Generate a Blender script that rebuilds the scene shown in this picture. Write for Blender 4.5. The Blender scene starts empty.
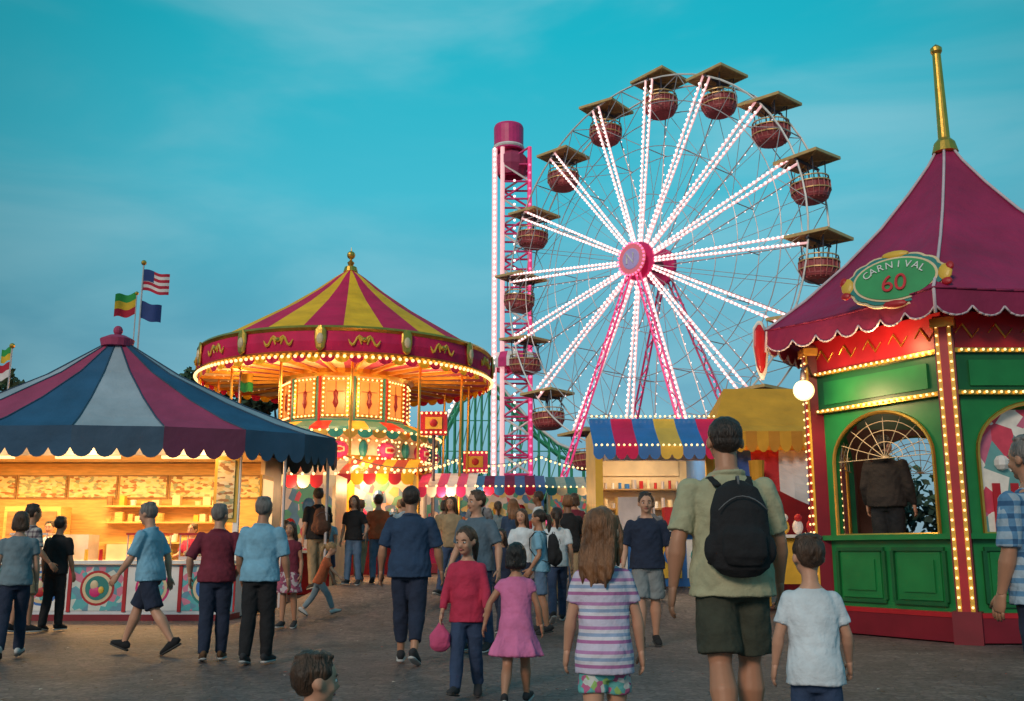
import bpy, math, random
import numpy as np
from mathutils import Matrix, Vector
random.seed(7)
rng = np.random.default_rng(7)
sc = bpy.context.scene
D = math.radians
# ------------------------------------------------------------------ materials
def _n(nt, t, **k):
    n = nt.nodes.new(t)
    for a, b in k.items():
        setattr(n, a, b)
    return n
def mat(name, col, rough=.6, metal=0., var=.12, vs=5., bump=0., bs=30., bd=.01, emit=0., ecol=None,
        pattern=None, pcols=None, pscale=10., stretch=(1, 1, 1), sample=True):
    m = bpy.data.materials.new(name); m.use_nodes = True
    nt = m.node_tree; b = nt.nodes['Principled BSDF']; L = nt.links.new
    b.inputs['Roughness'].default_value = rough
    b.inputs['Metallic'].default_value = metal
    tc = _n(nt, 'ShaderNodeTexCoord')
    mp = _n(nt, 'ShaderNodeMapping'); mp.inputs['Scale'].default_value = stretch
    L(tc.outputs['Object'], mp.inputs[0])
    src = None
    if pattern == 'stripes':
        sp = _n(nt, 'ShaderNodeSeparateXYZ'); L(tc.outputs['Object'], sp.inputs[0])
        mu = _n(nt, 'ShaderNodeMath', operation='MULTIPLY'); mu.inputs[1].default_value = pscale
        L(sp.outputs['Z'], mu.inputs[0])
        fr = _n(nt, 'ShaderNodeMath', operation='FRACT'); L(mu.outputs[0], fr.inputs[0])
        cr = _n(nt, 'ShaderNodeValToRGB'); cr.color_ramp.interpolation = 'CONSTANT'
        L(fr.outputs[0], cr.inputs[0]); ramp(cr, pcols); src = cr.outputs[0]
    elif pattern == 'plaid':
        sp = _n(nt, 'ShaderNodeSeparateXYZ'); L(tc.outputs['Object'], sp.inputs[0])
        outs = []
        for ax in 'XZ':
            mu = _n(nt, 'ShaderNodeMath', operation='MULTIPLY'); mu.inputs[1].default_value = pscale
            L(sp.outputs[ax], mu.inputs[0])
            fr = _n(nt, 'ShaderNodeMath', operation='PINGPONG'); fr.inputs[1].default_value = .5; L(mu.outputs[0], fr.inputs[0])
            gt = _n(nt, 'ShaderNodeMath', operation='GREATER_THAN'); gt.inputs[1].default_value = .3; L(fr.outputs[0], gt.inputs[0])
            outs.append(gt)
        ad = _n(nt, 'ShaderNodeMath', operation='ADD'); L(outs[0].outputs[0], ad.inputs[0]); L(outs[1].outputs[0], ad.inputs[1])
        ml = _n(nt, 'ShaderNodeMath', operation='MULTIPLY'); ml.inputs[1].default_value = .49; L(ad.outputs[0], ml.inputs[0])
        cr = _n(nt, 'ShaderNodeValToRGB'); L(ml.outputs[0], cr.inputs[0]); ramp(cr, pcols); src = cr.outputs[0]
    elif pattern in ('floral', 'print'):
        vo = _n(nt, 'ShaderNodeTexVoronoi'); vo.inputs['Scale'].default_value = pscale; L(mp.outputs[0], vo.inputs['Vector'])
        sp = _n(nt, 'ShaderNodeSeparateColor'); L(vo.outputs['Color'], sp.inputs[0])
        cr = _n(nt, 'ShaderNodeValToRGB'); cr.color_ramp.interpolation = 'CONSTANT'
        L(sp.outputs[0], cr.inputs[0]); ramp(cr, pcols); src = cr.outputs[0]
    nz = _n(nt, 'ShaderNodeTexNoise'); nz.inputs['Scale'].default_value = vs; nz.inputs['Detail'].default_value = 5
    L(mp.outputs[0], nz.inputs['Vector'])
    mr = _n(nt, 'ShaderNodeMapRange'); mr.inputs[1].default_value = .3; mr.inputs[2].default_value = .7
    mr.inputs[3].default_value = 1 - var; mr.inputs[4].default_value = 1 + var
    L(nz.outputs['Fac'], mr.inputs[0])
    mx = _n(nt, 'ShaderNodeVectorMath', operation='SCALE')
    if src is None:
        mx.inputs[0].default_value = col[:3]
    else:
        L(src, mx.inputs[0])
    L(mr.outputs[0], mx.inputs['Scale'])
    L(mx.outputs[0], b.inputs['Base Color'])
    if bump:
        n2 = _n(nt, 'ShaderNodeTexNoise'); n2.inputs['Scale'].default_value = bs; n2.inputs['Detail'].default_value = 5
        L(mp.outputs[0], n2.inputs['Vector'])
        bp = _n(nt, 'ShaderNodeBump'); bp.inputs['Strength'].default_value = bump; bp.inputs['Distance'].default_value = bd
        L(n2.outputs['Fac'], bp.inputs['Height']); L(bp.outputs[0], b.inputs['Normal'])
    if emit:
        if src is not None and ecol is None:
            L(mx.outputs[0], b.inputs['Emission Color'])
        else:
            b.inputs['Emission Color'].default_value = (*(ecol or col)[:3], 1)
        b.inputs['Emission Strength'].default_value = emit
        if not sample:
            m.cycles.emission_sampling = 'NONE'
    return m
def ramp(cr, cols):
    e = cr.color_ramp.elements
    n = len(cols)
    while len(e) < n:
        e.new(.5)
    for i, c in enumerate(cols):
        e[i].position = i / n if cr.color_ramp.interpolation == 'CONSTANT' else i / max(1, n - 1)
    for i, c in enumerate(cols):
        e[i].color = (*c, 1)

def paint(n, c, r=.4, **k):
    return mat(n, c, r, var=.14, vs=3, bump=.15, bs=18, bd=.004, **k)
def canvas(n, c, **k):
    return mat(n, c, .75, var=.18, vs=1.6, bump=.5, bs=4, bd=.05, **k)
MAROON = canvas('maroon_canvas', (.30, .012, .06))
MAG = canvas('magenta_canvas', (.66, .008, .09))
YEL = canvas('yellow_canvas', (.95, .50, .012))
NAVY = canvas('navy_canvas', (.020, .095, .20))
LAV = canvas('lavender_canvas', (.34, .40, .47))
ROSE = canvas('rose_canvas', (.36, .045, .12))
TEAL = paint('teal_paint', (.02, .22, .2))
GREEN = paint('green_paint', (.012, .20, .05))
DGREEN = paint('dark_green_paint', (.008, .11, .032))
RED = paint('red_paint', (.45, .012, .02))
DRED = paint('dark_red_paint', (.20, .008, .02))
CREAM = paint('cream_paint', (.75, .58, .36))
WHITE = paint('white_paint', (.78, .76, .74))
PINK = paint('pink_paint', (.70, .035, .20))
BLUE = paint('blue_paint', (.03, .16, .48))
YELP = paint('yellow_paint', (.75, .45, .05))
GOLD = mat('gold_leaf', (.75, .42, .08), .32, .85, var=.15, bump=.2, bs=20)
STEEL = mat('painted_steel', (.55, .5, .52), .4, .3)
DSTEEL = mat('dark_steel', (.12, .1, .12), .45, .6)
WOOD = mat('wood', (.30, .17, .07), .6, var=.3, vs=4, stretch=(1, 1, 6))
OAK = mat('pine_boards', (.66, .40, .13), .55, var=.2, vs=4, stretch=(1, 1, 8))
BULB = mat('warm_bulb', (1, .8, .5), .3, emit=2.0, ecol=(1, .62, .24), sample=False)
BULBW = mat('white_bulb', (1, .9, .9), .3, emit=1.7, ecol=(1, .76, .70), sample=False)
BULBP = mat('pink_bulb', (1, .3, .5), .3, emit=1.2, ecol=(1, .16, .36), sample=False)
TUBEW = mat('led_strip', (.8, .6, .6), .3, emit=.65, ecol=(1, .46, .48), sample=False)
TUBEP = mat('pink_led_strip', (.7, .05, .2), .3, emit=.42, ecol=(1, .05, .24), sample=False)
GLOW = mat('lit_panel', (.9, .6, .3), .5, emit=1.0, ecol=(1, .60, .25))
LAMPM = mat('lamp_glass', (1, .9, .7), .3, emit=1.9, ecol=(1, .70, .27))
AMBER = mat('amber_window', (.6, .25, .06), .25, emit=.4, ecol=(1, .36, .08))
# ------------------------------------------------------------------ mesh builder
class MB:
    def __init__(s):
        s.v = []; s.f = []; s.m = []; s.mats = []; s.M = None
    def mi(s, m):
        if m not in s.mats:
            s.mats.append(m)
        return s.mats.index(m)
    def add(s, vs, fs, m):
        o = len(s.v)
        if s.M is not None:
            vs = [s.M @ Vector(p) for p in vs]
        s.v += [tuple(p) for p in vs]
        i = s.mi(m)
        for f in fs:
            s.f.append(tuple(a + o for a in f)); s.m.append(i)
    def box(s, c, d, m, rz=0., R=None):
        hx, hy, hz = d[0] / 2, d[1] / 2, d[2] / 2
        vs = [Vector((x, y, z)) for x in (-hx, hx) for y in (-hy, hy) for z in (-hz, hz)]
        Rm = R if R is not None else Matrix.Rotation(rz, 3, 'Z')
        vs = [Rm @ p + Vector(c) for p in vs]
        s.add(vs, [(0, 1, 3, 2), (4, 6, 7, 5), (0, 4, 5, 1), (2, 3, 7, 6), (0, 2, 6, 4), (1, 5, 7, 3)], m)
    def loft(s, pts, rr, m, xa=(1, 0, 0), n=14):
        pts = [Vector(p) for p in pts]; xa = Vector(xa); vs = []; k = len(pts)
        for i, p in enumerate(pts):
            t = (pts[min(i + 1, k - 1)] - pts[max(i - 1, 0)])
            t = t.normalized() if t.length > 1e-9 else Vector((0, 0, 1))
            a = xa - t * xa.dot(t)
            if a.length < 1e-3:
                a = Vector((0, 1, 0)) - t * t.y
            a.normalize(); b = t.cross(a)
            r = rr[i]
            rx, ry = r if isinstance(r, (tuple, list)) else (r, r)
            for j in range(n):
                q = 2 * math.pi * j / n
                vs.append(p + a * (rx * math.cos(q)) + b * (ry * math.sin(q)))
        fs = [(i * n + j, i * n + (j + 1) % n, (i + 1) * n + (j + 1) % n, (i + 1) * n + j) for i in range(k - 1) for j in range(n)]
        fs.append(tuple(range(n))[::-1]); fs.append(tuple((k - 1) * n + j for j in range(n)))
        s.add(vs, fs, m)
    def rod(s, a, b, r, m, n=6, r2=None):
        s.loft([a, b], [r, r if r2 is None else r2], m, n=n)
    def bar(s, a, b, w, h, m):
        a = Vector(a); b = Vector(b); d = b - a
        R = d.to_track_quat('X', 'Z').to_matrix()
        s.box((a + b) / 2, (d.length, w, h), m, R=R)
    def sph(s, c, r, m, n=12, k=8):
        rx, ry, rz = r if isinstance(r, (tuple, list)) else (r, r, r)
        vs = [(c[0], c[1], c[2] - rz)]
        for i in range(1, k):
            a = -math.pi / 2 + math.pi * i / k
            for j in range(n):
                q = 2 * math.pi * j / n
                vs.append((c[0] + rx * math.cos(a) * math.cos(q), c[1] + ry * math.cos(a) * math.sin(q), c[2] + rz * math.sin(a)))
        vs.append((c[0], c[1], c[2] + rz)); e = len(vs) - 1
        fs = [(0, 1 + (j + 1) % n, 1 + j) for j in range(n)]
        for i in range(k - 2):
            for j in range(n):
                fs.append((1 + i * n + j, 1 + i * n + (j + 1) % n, 1 + (i + 1) * n + (j + 1) % n, 1 + (i + 1) * n + j))
        fs += [(e, 1 + (k - 2) * n + j, 1 + (k - 2) * n + (j + 1) % n) for j in range(n)]
        s.add(vs, fs, m)
    def bulbs(s, pts, r, m):
        for p in pts:
            s.sph(p, r, m, 6, 4)
    def lathe(s, c, prof, mf, n=32, a0=0., ex=1., ey=1.):
        if not callable(mf):
            mm = mf; mf = lambda j, i: mm
        for j in range(n):
            for i in range(len(prof) - 1):
                q0 = a0 + 2 * math.pi * j / n; q1 = a0 + 2 * math.pi * (j + 1) / n
                (r0, z0), (r1, z1) = prof[i], prof[i + 1]
                P = lambda r, q, z: (c[0] + ex * r * math.cos(q), c[1] + ey * r * math.sin(q), z)
                s.add([P(r0, q0, z0), P(r0, q1, z0), P(r1, q1, z1), P(r1, q0, z1)], [(0, 1, 2, 3)], mf(j, i))
    def valance(s, path, zt, zb, n, mf, depth=.3, trim=None):
        K = 6
        for j in range(n):
            top = []; bot = []
            for i in range(K + 1):
                u = i / K; x, y = path((j + u) / n)
                top.append((x, y, zt)); bot.append((x, y, zb + (zt - zb) * depth * (1 - math.sin(math.pi * u) ** .6 if 0 < u < 1 else 1)))
            s.add(top + bot, [(i, i + 1, K + 2 + i, K + 1 + i) for i in range(K)], mf(j))
            if trim:
                for i in range(K):
                    s.rod(bot[i], bot[i + 1], .014, trim, 4)
    def obj(s, name, parent=None, smooth=False):
        me = bpy.data.meshes.new(name); me.from_pydata(s.v, [], s.f)
        for m in s.mats:
            me.materials.append(m)
        me.polygons.foreach_set('material_index', s.m)
        if smooth:
            me.polygons.foreach_set('use_smooth', [True] * len(s.f))
        me.update()
        o = bpy.data.objects.new(name, me); sc.collection.objects.link(o)
        if parent:
            o.parent = parent
        return o
def empty(name, loc=(0, 0, 0), rz=0.):
    e = bpy.data.objects.new(name, None); e.location = loc; e.rotation_euler[2] = rz
    e.empty_display_size = .2
    sc.collection.objects.link(e); return e
def seg(a, b, n):
    a = Vector(a); b = Vector(b)
    return [a.lerp(b, i / (n - 1)) for i in range(n)]
def lamp(name, kind, loc, energy, col, size=.3, parent=None, rot=(0, 0, 0), sy=None):
    l = bpy.data.lights.new(name, kind); l.energy = energy; l.color = col
    if kind == 'AREA':
        l.size = size
        if sy:
            l.shape = 'RECTANGLE'; l.size_y = sy
    else:
        l.shadow_soft_size = size
    o = bpy.data.objects.new(name, l); o.location = loc; o.rotation_euler = rot
    sc.collection.objects.link(o)
    if parent:
        o.parent = parent
    return o
def text(name, s, M, size, m, parent, ext=.008):
    c = bpy.data.curves.new(name, 'FONT'); c.body = s; c.size = size; c.extrude = ext
    c.align_x = 'CENTER'; c.align_y = 'CENTER'
    o = bpy.data.objects.new(name, c); sc.collection.objects.link(o); c.materials.append(m)
    o.parent = parent
    o.matrix_world = M
    return o
def frame(o, x, y, z):
    M = Matrix.Identity(4)
    for i, a in enumerate((x, y, z)):
        a = Vector(a).normalized()
        for j in range(3):
            M[j][i] = a[j]
    for j in range(3):
        M[j][3] = o[j]
    return M
def ss(t):
    t = min(1, max(0, t)); return t * t * (3 - 2 * t)
def gz(x, y):
    m = ss((x + 4.6) / 1.2) * (1 - ss((x - 3.3) / 1.0))
    m = max(m, ss((y - 22.5) / 4))
    return .5 * ss((y - 14) / 5.5) * m
# ------------------------------------------------------------------ world / sun / camera
w = bpy.data.worlds.new('World'); sc.world = w; w.use_nodes = True
nt = w.node_tree; nt.nodes.clear(); L = nt.links.new
out = _n(nt, 'ShaderNodeOutputWorld'); bg1 = _n(nt, 'ShaderNodeBackground'); bg2 = _n(nt, 'ShaderNodeBackground'); ad = _n(nt, 'ShaderNodeAddShader')
sky = _n(nt, 'ShaderNodeTexSky'); sky.sky_type = 'NISHITA'; sky.sun_disc = False
sky.sun_elevation = D(27); sky.sun_rotation = D(207)
L(sky.outputs[0], bg1.inputs[0]); bg1.inputs[1].default_value = .008
tc = _n(nt, 'ShaderNodeTexCoord'); sp = _n(nt, 'ShaderNodeSeparateXYZ'); L(tc.outputs['Generated'], sp.inputs[0])
cr = _n(nt, 'ShaderNodeValToRGB'); L(sp.outputs['Z'], cr.inputs[0])
stops = [(0, (.22, .33, .40)), (.12, (.11, .29, .40)), (.22, (.070, .32, .43)), (.34, (.04, .41, .52)), (.48, (.002, .38, .48)), (1, (.003, .26, .34))]
e = cr.color_ramp.elements
while len(e) < len(stops):
    e.new(.5)
for i, (p, c) in enumerate(stops):
    e[i].position = p
for i, (p, c) in enumerate(stops):
    e[i].color = (*c, 1)
mp = _n(nt, 'ShaderNodeMapping'); mp.inputs['Scale'].default_value = (1.3, 1.3, 4.6); mp.inputs['Rotation'].default_value = (0, D(-16), 0); mp.inputs['Location'].default_value = (.4, 0, .35)
L(tc.outputs['Generated'], mp.inputs[0])
nz = _n(nt, 'ShaderNodeTexNoise'); nz.inputs['Scale'].default_value = 1.8; nz.inputs['Detail'].default_value = 8; nz.inputs['Roughness'].default_value = .5; nz.inputs['Distortion'].default_value = .5
L(mp.outputs[0], nz.inputs['Vector'])
mr = _n(nt, 'ShaderNodeMapRange'); mr.interpolation_type = 'SMOOTHSTEP'; mr.inputs[1].default_value = .36; mr.inputs[2].default_value = .72; mr.inputs[3].default_value = 0; mr.inputs[4].default_value = .68
L(nz.outputs['Fac'], mr.inputs[0])
mx = _n(nt, 'ShaderNodeMixRGB'); mx.inputs[2].default_value = (.22, .50, .58, 1)
L(mr.outputs[0], mx.inputs[0]); L(cr.outputs[0], mx.inputs[1])
dp = _n(nt, 'ShaderNodeVectorMath', operation='DOT_PRODUCT'); dp.inputs[1].default_value = Vector((.05, .95, .30)).normalized()
L(tc.outputs['Generated'], dp.inputs[0])
m2 = _n(nt, 'ShaderNodeMapRange'); m2.interpolation_type = 'SMOOTHSTEP'; m2.inputs[1].default_value = .82; m2.inputs[2].default_value = 1.0; m2.inputs[3].default_value = .70; m2.inputs[4].default_value = 1.16
L(dp.outputs['Value'], m2.inputs[0])
vm = _n(nt, 'ShaderNodeVectorMath', operation='SCALE'); L(mx.outputs[0], vm.inputs[0]); L(m2.outputs[0], vm.inputs['Scale'])
L(vm.outputs[0], bg2.inputs[0]); bg2.inputs[1].default_value = 1.0
L(bg1.outputs[0], ad.inputs[0]); L(bg2.outputs[0], ad.inputs[1]); L(ad.outputs[0], out.inputs[0])

sun = bpy.data.lights.new('sun', 'SUN'); sun.energy = 1.45; sun.angle = D(14); sun.color = (1, .78, .62)
so = bpy.data.objects.new('sun', sun); sc.collection.objects.link(so)
so.rotation_euler = Vector((.42, .82, -.47)).to_track_quat('-Z', 'Y').to_euler()
cam = bpy.data.cameras.new('camera'); co = bpy.data.objects.new('camera', cam); sc.collection.objects.link(co)
cam.sensor_width = 36; cam.lens = 35.16; cam.clip_end = 3000; cam.clip_start = .05
co.location = (0, 0, 1.15); co.rotation_euler = (D(90 + 11.31), 0, 0); sc.camera = co
sc.view_settings.view_transform = 'Standard'; sc.view_settings.look = 'None'; sc.view_settings.exposure = 0

# ------------------------------------------------------------------ ground
def axis(lo, hi, dlo, dhi, st):
    a = list(np.arange(dlo, dhi + .01, st)); x = dlo; s_ = st
    while x > lo:
        s_ *= 1.6; x -= s_; a.insert(0, x)
    x = dhi; s_ = st
    while x < hi:
        s_ *= 1.6; x += s_; a.append(x)
    return a
gx = axis(-900, 900, -14, 14, .4); gy = axis(-200, 1600, 0, 32, .4)
gm = mat('packed_asphalt', (.1, .09, .09), .8)
nt = gm.node_tree; b = nt.nodes['Principled BSDF']; L = nt.links.new
tc = _n(nt, 'ShaderNodeTexCoord')
def nzz(s_, d=6, dist=0):
    n = _n(nt, 'ShaderNodeTexNoise'); n.inputs['Scale'].default_value = s_; n.inputs['Detail'].default_value = d; n.inputs['Distortion'].default_value = dist
    L(tc.outputs['Object'], n.inputs['Vector']); return n
A_ = nzz(.7, 8, .6); B_ = nzz(22, 6)
v_ = _n(nt, 'ShaderNodeTexVoronoi'); v_.inputs['Scale'].default_value = 8; L(tc.outputs['Object'], v_.inputs['Vector'])
v2_ = _n(nt, 'ShaderNodeTexVoronoi'); v2_.inputs['Scale'].default_value = 8; v2_.feature = 'DISTANCE_TO_EDGE'; L(tc.outputs['Object'], v2_.inputs['Vector'])
c1 = _n(nt, 'ShaderNodeValToRGB'); L(A_.outputs['Fac'], c1.inputs[0])
c1.color_ramp.elements[0].position = .3; c1.color_ramp.elements[1].position = .7
c1.color_ramp.elements[0].color = (.088, .062, .062, 1); c1.color_ramp.elements[1].color = (.165, .122, .115, 1)
c2 = _n(nt, 'ShaderNodeMixRGB', blend_type='MULTIPLY'); c2.inputs[0].default_value = 1
cB = _n(nt, 'ShaderNodeMapRange'); cB.inputs[1].default_value = .3; cB.inputs[2].default_value = .7; cB.inputs[3].default_value = .55; cB.inputs[4].default_value = 1.5
L(B_.outputs['Fac'], cB.inputs[0]); L(c1.outputs[0], c2.inputs[1]); L(cB.outputs[0], c2.inputs[2])
sv = _n(nt, 'ShaderNodeSeparateColor'); L(v_.outputs['Color'], sv.inputs[0])
cV = _n(nt, 'ShaderNodeMapRange'); cV.inputs[3].default_value = .74; cV.inputs[4].default_value = 1.26; L(sv.outputs[0], cV.inputs[0])
cE = _n(nt, 'ShaderNodeMapRange'); cE.inputs[1].default_value = 0; cE.inputs[2].default_value = .06; cE.inputs[3].default_value = .6; cE.inputs[4].default_value = 1; L(v2_.outputs['Distance'], cE.inputs[0])
mm = _n(nt, 'ShaderNodeMath', operation='MULTIPLY'); L(cV.outputs[0], mm.inputs[0]); L(cE.outputs[0], mm.inputs[1])
c3 = _n(nt, 'ShaderNodeMixRGB', blend_type='MULTIPLY'); c3.inputs[0].default_value = 1; L(c2.outputs[0], c3.inputs[1]); L(mm.outputs[0], c3.inputs[2])
L(c3.outputs[0], b.inputs['Base Color']); b.inputs['Roughness'].default_value = .62
bp = _n(nt, 'ShaderNodeBump'); bp.inputs['Strength'].default_value = .7; bp.inputs['Distance'].default_value = .02
mh = _n(nt, 'ShaderNodeMath', operation='ADD'); L(B_.outputs['Fac'], mh.inputs[0]); L(cE.outputs[0], mh.inputs[1]); L(mh.outputs[0], bp.inputs['Height']); L(bp.outputs[0], b.inputs['Normal'])
g = MB()
g.v = [(x, y, gz(x, y)) for y in gy for x in gx]
n_ = len(gx)
g.f = [(j * n_ + i, j * n_ + i + 1, (j + 1) * n_ + i + 1, (j + 1) * n_ + i) for j in range(len(gy) - 1) for i in range(n_ - 1)]
g.mi(gm); g.m = [0] * len(g.f); g.obj('ground', smooth=True)
m = MB(); lm = [mat('litter_paper', (.5, .46, .42), .8), mat('litter_leaf', (.12, .07, .03), .8), mat('litter_ticket', (.45, .12, .08), .8)]
for i in range(240):
    x = random.uniform(-7, 5); y = random.uniform(7.5, 17); a = random.uniform(0, 3.14); s_ = random.uniform(.012, .035); t = random.choice([0, 1, 1, 1, 2])
    c, s = math.cos(a) * s_, math.sin(a) * s_; z = gz(x, y) + .006
    m.add([(x - c, y - s, z), (x + s * .5, y - c * .5, z + .004), (x + c, y + s, z + .003), (x - s * .5, y + c * .5, z + .007)], [(0, 1, 2, 3)], lm[t])
m.obj('ground_litter')

# ------------------------------------------------------------------ striped food stall (left)
def stall():
    E = empty('food_stall'); C = (-7.66, 19.0); ex, ey = 4.35, 2.35
    m = MB(); n = 18
    cols = [NAVY, LAV, ROSE]
    prof = [(.06, 5.05), (.3, 4.42), (.6, 3.82), (.85, 3.4), (1.0, 3.2)]
    K = 6
    a0 = D(-106)
    def sag(j, r):
        return 1 - .022 * r * math.sin(math.pi * ((j % K) / K))
    for j in range(n * K):
        for i in range(len(prof) - 1):
            vs = []
            for (jj, ii) in ((j, i), (j + 1, i), (j + 1, i + 1), (j, i + 1)):
                r, z = prof[ii]; q = a0 + 2 * math.pi * jj / (n * K); s_ = sag(jj, r)
                vs.append((C[0] + ex * r * s_ * math.cos(q), C[1] + ey * r * s_ * math.sin(q), z - .05 * r * (1 - r) * math.sin(math.pi * ((jj % K) / K))))
            m.add(vs, [(0, 1, 2, 3)], cols[(j // K) % 3])
    m.lathe(C, [(0, 5.0), (.09, 5.02), (.10, 5.16), (.05, 5.24), (0, 5.27)], ROSE, 16, 0, 3.2, 3.2)
    m.sph((C[0], C[1], 5.34), (.09, .09, .1), ROSE)
    m.obj('striped_canopy', E, smooth=False)
    m = MB()
    def pth(t):
        q = a0 + 2 * math.pi * t; s_ = sag(t * n * K, 1.0); return (C[0] + ex * 1.006 * s_ * math.cos(q), C[1] + ey * 1.006 * s_ * math.sin(q))
    vc = [canvas('navy_valance', (.02, .075, .15)), canvas('slate_canvas', (.035, .08, .14)), canvas('dark_rose_canvas', (.13, .025, .07))]
    m.valance(pth, 3.21, 2.68, 72, lambda j: vc[(j // 4) % 3], .3)
    for k in range(n):
        q = a0 + 2 * math.pi * k / n
        pts = [(C[0] + ex * r * 1.002 * math.cos(q), C[1] + ey * r * 1.002 * math.sin(q), z + .01) for r, z in prof]
        m.loft(pts, [.014] * len(pts), vc[1], n=4)
    m.obj('valance', E)
    m = MB()
    for q in (0, 330, 180):
        x = C[0] + ex * .96 * math.cos(D(q)); y = C[1] + ey * .96 * math.sin(D(q))
        m.rod((x, y, 0), (x, y, 3.2), .03, STEEL)
    x0, x1, yf, yb = -11.2, -4.75, 17.3, 20.6
    m.box(((x0 + x1) / 2, yb, 1.45), (x1 - x0, .08, 2.9), OAK)
    m.box(((x0 + x1) / 2, (yf + yb) / 2, 2.95), (x1 - x0 - .1, yb - yf - .1, .06), CREAM)
    m.box((x0, (yf + yb) / 2, 1.45), (.08, yb - yf, 2.9), OAK)
    m.box((x1, (yf + yb) / 2 + .9, 1.45), (.08, yb - yf - 1.9, 2.9), CREAM)
    for x in (x0 + .05, x1 - .04):
        m.box((x, yf + .3, 1.9), (.09, .09, 1.9), WHITE)
    m.box(((x0 + x1) / 2, yf + .29, 2.86), (x1 - x0, .1, .14), WHITE)
    cf = mat('counter_front', (.62, .66, .7), .5, var=.1)
    m.box(((x0 + x1) / 2, yf + .35, .47), (x1 - x0, .7, .88), cf)
    m.box(((x0 + x1) / 2, yf + .33, .955), (x1 - x0 + .1, .86, .06), WHITE)
    m.box(((x0 + x1) / 2, yf + .30, .05), (x1 - x0 + .02, .74, .1), DRED)
    m.box((x1 - .3, yf + 1.1, .47), (.6, .8, .88), cf)
    m.obj('cabin_frame', E)
    m = MB(); ecs = [PINK, TEAL, YELP, BLUE, RED]
    tp = mat('teal_print', (.10, .42, .45), .5, pattern='print', pcols=[(.10, .42, .45), (.6, .65, .6), (.65, .2, .3), (.12, .3, .4)], pscale=9)
    k = 0
    x = x0 + .5
    while x < x1 - .3:
        m.box((x, yf - .006, .52), (.86, .012, .72), WHITE if k % 2 else tp)
        for r, mm_, d in ((.29, ecs[k % 5], .014), (.25, CREAM, .018), (.2, tp if k % 2 else ecs[(k + 2) % 5], .022)):
            vs = [(x + r * math.cos(a), yf - d, .53 + r * math.sin(a)) for a in np.linspace(0, 2 * math.pi, 24, endpoint=False)]
            m.add(vs, [tuple(range(24))], mm_)
        m.sph((x - .05, yf - .02, .58), (.07, .02, .08), CREAM); m.sph((x - .03, yf - .02, .47), (.1, .02, .09), ecs[(k + 1) % 5]); m.sph((x + .07, yf - .025, .5), (.05, .02, .06), YELP)
        for sx in (-1, 1):
            m.box((x + sx * .45, yf - .012, .52), (.03, .024, .76), RED)
        x += .93; k += 1
    m.obj('counter_emblems', E)
    m = MB()
    menu = mat('menu_board', (.7, .5, .3), .5, pattern='print', pscale=11, pcols=[(.78, .6, .30), (.35, .16, .05), (.7, .48, .18), (.75, .62, .36), (.3, .32, .18), (.78, .58, .28)], stretch=(1, 1, 2.2))
    for i in range(6):
        x = x0 + .6 + i * 1.03
        m.box((x, yb - .07, 2.42), (.94, .04, .42), menu); m.box((x, yb - .055, 2.42), (1.0, .03, .48), WOOD)
    for z in (1.3, 1.7, 2.02):
        m.box((-7.0, yb - .22, z), (2.4, .32, .035), OAK)
        xx = -8.1
        while xx < -5.9:
            c = random.choice([WHITE, CREAM, CREAM, YELP, OAK, OAK, WOOD, RED]); h = random.uniform(.06, .2); r = random.uniform(.04, .08)
            q = random.random()
            if q < .4:
                m.rod((xx, yb - .24, z + .02), (xx, yb - .24, z + .02 + h), r, c, 10, r * 1.2)
            elif q < .8:
                m.box((xx, yb - .24, z + .02 + h / 2), (r * 2.2, .15, h), c)
            xx += r * 2 + random.uniform(.03, .16)
    for x in (-9.9, -8.3, -6.3, -5.4):
        m.box((x, yf + .4, 1.02), (.62, .42, .06), STEEL)
        for sx in (-.3, .3):
            for sy in (-.2, .2):
                m.rod((x + sx, yf + .4 + sy, 1.0), (x + sx, yf + .4 + sy, 1.42), .012, STEEL)
        m.box((x, yf + .4, 1.43), (.66, .46, .03), RED if x > -7 else STEEL)
        for q in range(7):
            m.sph((x - .24 + q * .08, yf + .36, 1.1), (.05, .07, .05), random.choice([YELP, OAK, CREAM]), 8, 6)
    for x in (-9.2, -7.3, -7.05, -5.85):
        m.rod((x, yf + .2, .985), (x, yf + .2, 1.17), .035, random.choice([RED, WHITE, YELP]), 8, .03)
    m.box((-7.9, 19.6, .5), (2.6, .6, .95), STEEL)
    m.box((-9.4, 20.1, 1.5), (1.1, .5, 1.0), OAK); m.box((-9.4, 19.84, 1.5), (.96, .03, .8), WOOD); m.box((-8.4, 19.6, 1.2), (.7, .5, .5), STEEL); m.box((-7.4, 19.6, 1.12), (.6, .5, .3), CREAM)
    m.obj('interior_fittings', E)
    m = MB()
    m.box((x1 + .05, 19.3, 2.0), (.04, .9, 1.1), YELP); m.box((x1 + .075, 19.3, 2.0), (.03, .74, .94), GLOW)
    m.box((-4.98, yf + .27, 2.2), (.42, .05, 1.15), YELP); m.box((-4.98, yf + .235, 2.2), (.3, .04, 1.0), menu)
    m.bulbs([Vector((C[0] + ex * .95 * math.cos(a), C[1] + ey * .95 * math.sin(a), 2.98)) for a in np.linspace(D(190), D(370), 44)], .028, BULB)
    m.obj('signs_and_bulbs', E)
    m = MB()
    for x in (-10, -8, -6):
        m.box((x, 18.9, 2.88), (1.2, .1, .06), LAMPM)
        lamp('tube_lamp', 'AREA', (x, 18.9, 2.83), 115, (1, .60, .22), 1.3, E, sy=.8)
    for x in (-9.5, -7.5, -5.5):     # floodlamps under the canopy edge, facing the customers
        m.sph((x, 17.15, 2.98), .06, LAMPM)
        lamp('canopy_edge_lamp', 'POINT', (x, 17.08, 2.86), 38, (1, .58, .24), .08, E)
    m.obj('ceiling_tubes', E)
    return E
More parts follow.
